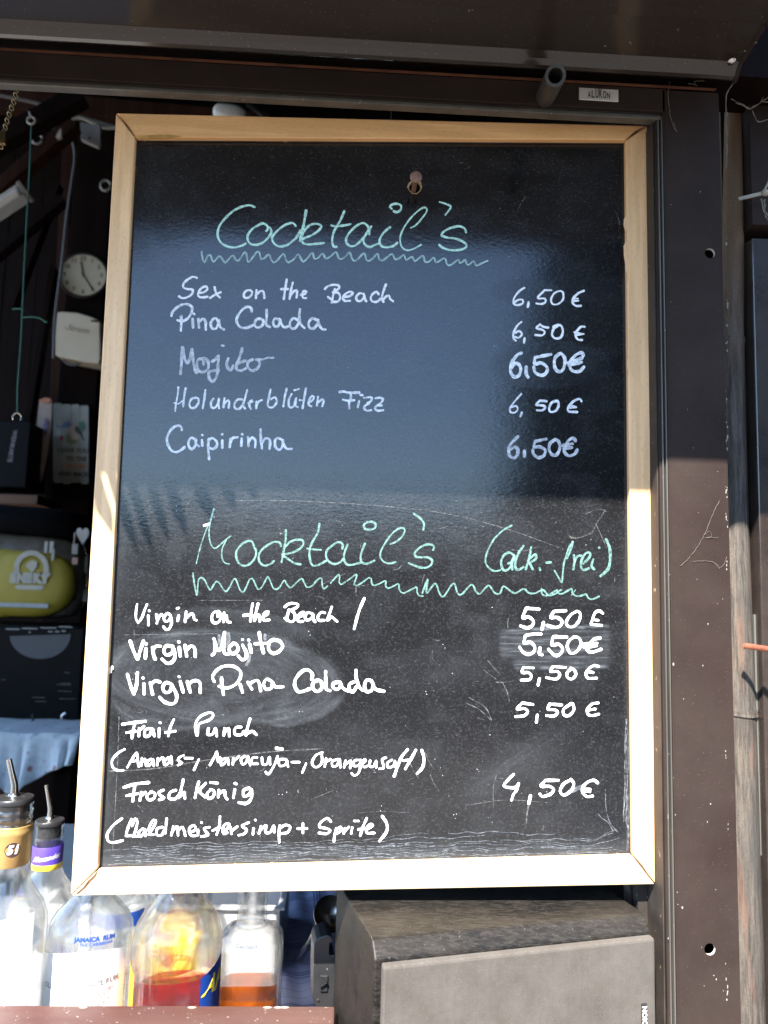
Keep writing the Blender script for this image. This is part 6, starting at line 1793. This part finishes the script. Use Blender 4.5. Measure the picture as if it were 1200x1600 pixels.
mb = MB(); pbox(mb, 113, 871, 121, 882, YG - 0.062, 0.006); mb.build('pink_tag', surf('pink_plastic', (0.40, 0.22, 0.18), 0.5), kt, bevel=0.001)
mb = MB(); pbox(mb, 131, 870, 136, 895, YG + 0.1, 0.01); pbox(mb, 128, 921, 135, 940, YG + 0.1, 0.02); tag(mb.build('socket_strip', surf('dim_cream_plastic', (0.36, 0.34, 0.30), 0.5), bevel=0.001), 'pale socket strip on the cladding next to the frame', 'socket')
mb = MB(); mb.lathe([(0.004, 0), (0.03, 0.0), (0.034, 0.006), (0.03, 0.012), (0.004, 0.012)], P(111, 925, YG + 0.05), 24, axis=Vector((1, -0.4, 0)).normalized()); tag(mb.build('dark_roll', surf('violet_black_roll', (0.03, 0.028, 0.035), 0.3), smooth=True), 'dark tape roll right beside the yellow package', 'roll')
# oven
YO = 2.05
ov = root_at('mini_oven', P(50, 1130, YO), 'black tabletop oven with a pale half moon panel under the yellow package', 'oven')
M['blk'] = surf('black_enamel', (0.003, 0.0033, 0.004), 0.35, 0, 0.2, 20, ior=1.2)
mb = MB(); pbox(mb, -110, 974, 123, 1128, YO, 0.35); mb.build('case', M['blk'], ov, bevel=0.008)
mb = MB(); vs_ = [P(15, 994, YO - 0.004), P(110, 991, YO - 0.004)] + [P(62.5 + 47.5 * math.cos(t), 992.5 + 37 * math.sin(t), YO - 0.004) for t in np.linspace(0.05, math.pi - 0.05, 20)]
mb.prism(vs_, (0, 0.003, 0)); mb.build('half_moon_panel', surf('grey_panel', (0.10, 0.10, 0.105), 0.5, 0, 0.05, 20, ior=1.3), ov)
mb = MB()
for xa, xb, y_ in ((9, 30, 983), (34, 58, 982), (63, 88, 981), (92, 113, 979.5)):  # shiny highlight line of the oven front, painted as pale strips
    pbox(mb, xa, y_ - 1.2, xb, y_ + 1.2, YO - 0.003, 0.003)
for xa, xb, y_ in ((45, 47, 988), (75, 82, 987), (86, 92, 987), (96, 102, 986)):
    pbox(mb, xa, y_ - 1, xb, y_ + 1, YO - 0.003, 0.003)
mb.build('highlight_marks', surf('pale_highlight_marks', (0.30, 0.30, 0.29), 0.5), ov)
rg = random.Random(3)
for (xa, xb, y_) in ((90, 112, 1080), (92, 118, 1092), (50, 70, 1090), (55, 72, 1096), (95, 110, 1068), (2, 8, 1062), (100, 108, 1051), (88, 110, 1070)):
    mb = MB(); pbox(mb, xa, y_ - 0.6, xb, y_ + 0.7, YO - 0.004, 0.003); mb.build('rack_wire', surf('dim_rack_wire', (0.10, 0.09, 0.08), 0.4, 0.5) if 'rackw' not in M else M['rackw'], ov)
    M['rackw'] = ov.children[-1].data.materials[0]
mb = MB(); mb.tube([P(x, y, YO - 0.05) for x, y in catmull([(-10, 1134), (18, 1133), (34, 1131), (50, 1128), (51, 1116)], 4)], 0.004, 8); tag(mb.build('power_cable', M['plastic_black'], loc=P(18, 1133, YO - .05)), 'black power cable lying on the tablecloth', 'cable')
mb = MB(); mb.tube([P(x, y, YO - 0.02) for x, y in catmull([(96, 1128), (97, 1118), (103, 1114)], 3)], 0.004, 8); tag(mb.build('cup_hook', M['steel'], loc=P(97, 1118, YO - .02)), 'small metal hook at the right corner of the oven', 'hook')
# table with cloth
def cloth_mat():
    mt, nt, b = new_mat('printed_tablecloth')
    v = mapped(nt)
    vo = nt.nodes.new('ShaderNodeTexVoronoi'); vo.inputs['Scale'].default_value = 16
    nt.links.new(v, vo.inputs['Vector'])
    n1 = noise(nt, v, 40, 3)
    c = mixc(nt, ramp(nt, n1, [(0.3, 0), (0.7, 1)]), (0.50, 0.53, 0.56), (0.66, 0.68, 0.69))
    c = mixc(nt, math_(nt, 'MULTIPLY', ramp(nt, vo.outputs['Distance'], [(0.10, 1), (0.16, 0)]), 0.8), c, (0.30, 0.06, 0.06))
    c = mixc(nt, math_(nt, 'MULTIPLY', ramp(nt, noise(nt, v, 28, 2), [(0.62, 0), (0.68, 1)]), 0.5), c, (0.10, 0.16, 0.22))
    nt.links.new(c, b.inputs['Base Color'])
    b.inputs['Roughness'].default_value = 0.85
    return mt
YW_ = 1.80
zt4 = P(60, 1146, YW_).z
tbl = root_at('side_table', (P(30, 1146, YW_).x, YW_ + 0.3, 0.04), 'dark side table inside the hut carrying the oven', 'table')
xa, xb = P(-220, 1146, YW_).x, P(124, 1146, YW_).x
mb = MB(); mb.box((xa, YW_, zt4 - 0.03), (xb, YW_ + 0.62, zt4 - 0.004)); mb.build('tabletop', M['dark_wood'], tbl)
for lx in (xa + 0.05, xb - 0.05):
    for ly in (YW_ + 0.05, YW_ + 0.56):
        mb = MB(); mb.box((lx - 0.025, ly - 0.025, 0.04), (lx + 0.025, ly + 0.025, zt4 - 0.0305)); mb.build('leg', M['dark_wood'], tbl)
mb = MB()
NXC, NYC = 60, 26
hem = [(-220, 1225), (-40, 1222), (0, 1216), (20, 1232), (34, 1246), (46, 1240), (58, 1222), (72, 1212), (90, 1200), (110, 1192), (128, 1190), (140, 1196)]
hx_ = [a for a, b in hem]; hy_ = [b for a, b in hem]
vs_ = []
for i in range(NXC + 1):
    pxx = lerp(-220, 128, i / NXC)
    fold = 0.022 * math.sin(pxx * 0.085) + 0.012 * math.sin(pxx * 0.19 + 1)
    hemy = np.interp(pxx, hx_, hy_)
    for j in range(NYC + 1):
        if j <= 8:
            t = j / 8.0
            p = P(pxx, 1146, YW_)
            vs_.append((p.x, YW_ + 0.60 * (1 - t) - 0.006 * t, zt4 + 0.0015 * math.sin(p.x * 40 + t * 5)))
        else:
            t = (j - 8) / (NYC - 8.0)
            p = P(pxx, 1146, YW_)
            zb_ = P(pxx, hemy, YW_).z
            vs_.append((p.x + fold * t * 0.3, YW_ - 0.012 - abs(fold) * t * 1.2 - 0.01 * t, lerp(zt4 - 0.003, zb_, t)))
fs = [(i * (NYC + 1) + j, (i + 1) * (NYC + 1) + j, (i + 1) * (NYC + 1) + j + 1, i * (NYC + 1) + j + 1) for i in range(NXC) for j in range(NYC)]
mb.add(vs_, fs)
tc_ = mb.build('tablecloth', cloth_mat(), loc=(P(30, 1146, YW_).x, YW_, zt4), smooth=True, fix=False)
md = tc_.modifiers.new('thick', 'SOLIDIFY'); md.thickness = 0.002
tag(tc_, 'pale blue tablecloth with small red pattern draped over the side table', 'tablecloth')
# white bulkhead lamp above the board
YV = 1.2
mb = MB(); pillow(mb, 331, 156, 386, 186, YV, 0.05, 3, skew=-0.1)
vb = root_at('ceiling_lamp', P(358, 160, YV), 'small white lamp just visible above the top frame rail', 'lamp')
mb.build('shade', surf('white_lamp_shade', (0.62, 0.60, 0.55), 0.4), vb, smooth=True)
mb = MB(); mb.tube([P(x, y, YV + 0.03) for x, y in catmull([(386, 163), (400, 172), (412, 182)], 3)], 0.006, 8); mb.build('cable', M['plastic_black'], vb)

# ================================================================== OUTSIDE, BEHIND THE VIEWER (seen in reflections, throws the fringe shadow)
rgf = random.Random(11)
ff = root_at('shadow_fringe', (-0.25, YE + 0.01, BZ + 0.02), 'unseen slanting straw blades added under the shutter box to cast shadow streaks', 'shadow fringe')
mst = surf('dry_straw', (0.42, 0.33, 0.18), 0.8, 0, 0.3, 200)
def sun_back(px, py, Yp, Yt):
    p = P(px, py, Yp)
    t = (Yt - p.y) / SUN_L.y
    return p + SUN_L * t
specs = [(150, 850, 34), (184, 858, 26), (214, 866, 18), (240, 870, 15), (264, 850, 14), (291, 842, 20), (330, 818, 24), (366, 800, 22), (398, 784, 22)]  # unseen blades added, shaped to throw slanted shadow streaks on the board
for i, (px, py, w_) in enumerate(specs):
    lo_ = sun_back(px, py, YPAN, YE + 0.004)
    top_ = sun_back(px - (py - 700) * 0.30, 700, YPAN, YE + 0.004)
    ww = w_ * sc(YPAN) / 2
    mb = MB()
    d = (lo_ - top_).normalized()
    q0 = [top_ + Vector((-ww, 0, 0)), top_ + Vector((ww, 0, 0))]
    q1 = [lo_.lerp(top_, 0.25) + Vector((-ww, 0, 0)), lo_.lerp(top_, 0.25) + Vector((ww, 0, 0))]
    vs_ = q0 + q1 + [lo_ + Vector((0.2 * ww, 0, 0))]
    vs_ = vs_ + [v + Vector((0, 0.0008, 0)) for v in vs_]
    mb.add(vs_, [(0, 1, 3, 2), (2, 3, 4), (6, 5, 7, 8), (8, 7, 9), (0, 2, 7, 5), (1, 6, 8, 3), (2, 4, 9, 7), (3, 8, 9, 4)])
    mb.build('blade', mst, ff)

def leafy(name, label, cx, cy, h, rad, seed, col=((0.015, 0.028, 0.010), (0.035, 0.055, 0.02)), n=2600, trunk=0.12, z0=0.0):
    rg = np.random.default_rng(seed)
    r_ = root_at(name, (cx, cy, 0), label, 'tree', 'trees standing behind the viewer')
    mb = MB(); mb.tube([(cx, cy, -0.01), (cx + 0.05, cy, h * 0.3), (cx, cy + 0.05, h * 0.75)], [trunk, trunk * 0.8, trunk * 0.3], 10); mb.build('trunk', M['dark_wood'], r_, smooth=True)
    mt, nt, b = new_mat('dark_foliage')
    c = mixc(nt, ramp(nt, noise(nt, mapped(nt), 3, 3), [(0.3, 0), (0.7, 1)]), col[0], col[1]); nt.links.new(c, b.inputs['Base Color']); b.inputs['Roughness'].default_value = 0.7
    z = z0 + (h - z0) * rg.random(n) ** 0.9
    prof_ = rad * np.sin(np.clip((z - z0) / (h - z0), 0.02, 1) ** 0.6 * np.pi * 0.97) ** 0.6
    th = rg.random(n) * 2 * np.pi; rr_ = prof_ * np.sqrt(rg.random(n)) * (0.85 + 0.3 * rg.random(n))
    P0 = np.stack([cx + rr_ * np.cos(th), cy + rr_ * np.sin(th), z], 1)
    s_ = 0.10 + 0.12 * rg.random(n)
    A_ = rg.normal(size=(n, 3)); A_ /= np.linalg.norm(A_, axis=1)[:, None]
    B_ = rg.normal(size=(n, 3)); B_ -= (B_ * A_).sum(1)[:, None] * A_; B_ /= np.linalg.norm(B_, axis=1)[:, None]
    V_ = np.stack([P0 - A_ * s_[:, None], P0 + B_ * s_[:, None] * 0.5, P0 + A_ * s_[:, None], P0 - B_ * s_[:, None] * 0.5], 1).reshape(-1, 3)
    mb = MB(); mb.v = [tuple(v) for v in V_]; mb.f = [(4 * i, 4 * i + 1, 4 * i + 2, 4 * i + 3) for i in range(n)]; mb.m = [0] * n
    mb.build('crown', mt, r_, fix=False)
leafy('tree', 'unseen tall dark tree added behind the viewer to darken the right reflection', 2.3, -5.2, 5.6, 1.05, 1, n=16000, z0=0.0)  # added to darken the right side of the board's reflection
leafy('tree', 'tall dark tree behind the viewer further to the right', 4.3, -7.5, 6.5, 1.4, 2, n=12000, z0=0.2)
mb = MB()  # hedge added to cut bright low sky out of the board's reflection
rgh = random.Random(9); n_ = 160; vs_ = []
for i in range(n_ + 1):
    x = -40 + 80 * i / n_
    for j in range(7):
        t = j / 6.0
        vs_.append((x, -26 - 1.5 * math.sin(math.pi * t) + rgh.uniform(-.3, .3), -0.02 + (4.3 + rgh.uniform(-.35, .35)) * t))
for v in list(vs_):
    vs_.append((v[0], v[1] - 1.5, v[2]))
m1 = 7 * (n_ + 1)
fs = [(i * 7 + j, (i + 1) * 7 + j, (i + 1) * 7 + j + 1, i * 7 + j + 1) for i in range(n_) for j in range(6)]
fs += [tuple(k + m1 for k in f) for f in list(fs)] + [(i * 7 + 6, (i + 1) * 7 + 6, (i + 1) * 7 + 6 + m1, i * 7 + 6 + m1) for i in range(n_)]
mb.add(vs_, fs)
tag(mb.build('hedge', surf('dark_hedge_foliage', (0.016, 0.028, 0.012), 0.8, 0, 0.5, 6)), 'unseen dark hedge added far behind the viewer to darken the low reflection', 'hedge')
leafy('shrub', 'unseen low dark shrub row added behind the viewer at the left', -1.6, -9.0, 1.5, 2.2, 3, n=3200)  # shrubs added to darken what the lower board reflects
leafy('shrub', 'unseen low dark shrub added behind the viewer in the middle', 1.0, -10.0, 1.6, 2.2, 4, n=3200)
leafy('shrub', 'unseen low dark shrub added behind the viewer at the far left', -5.2, -9.5, 1.7, 2.4, 5, n=3200)
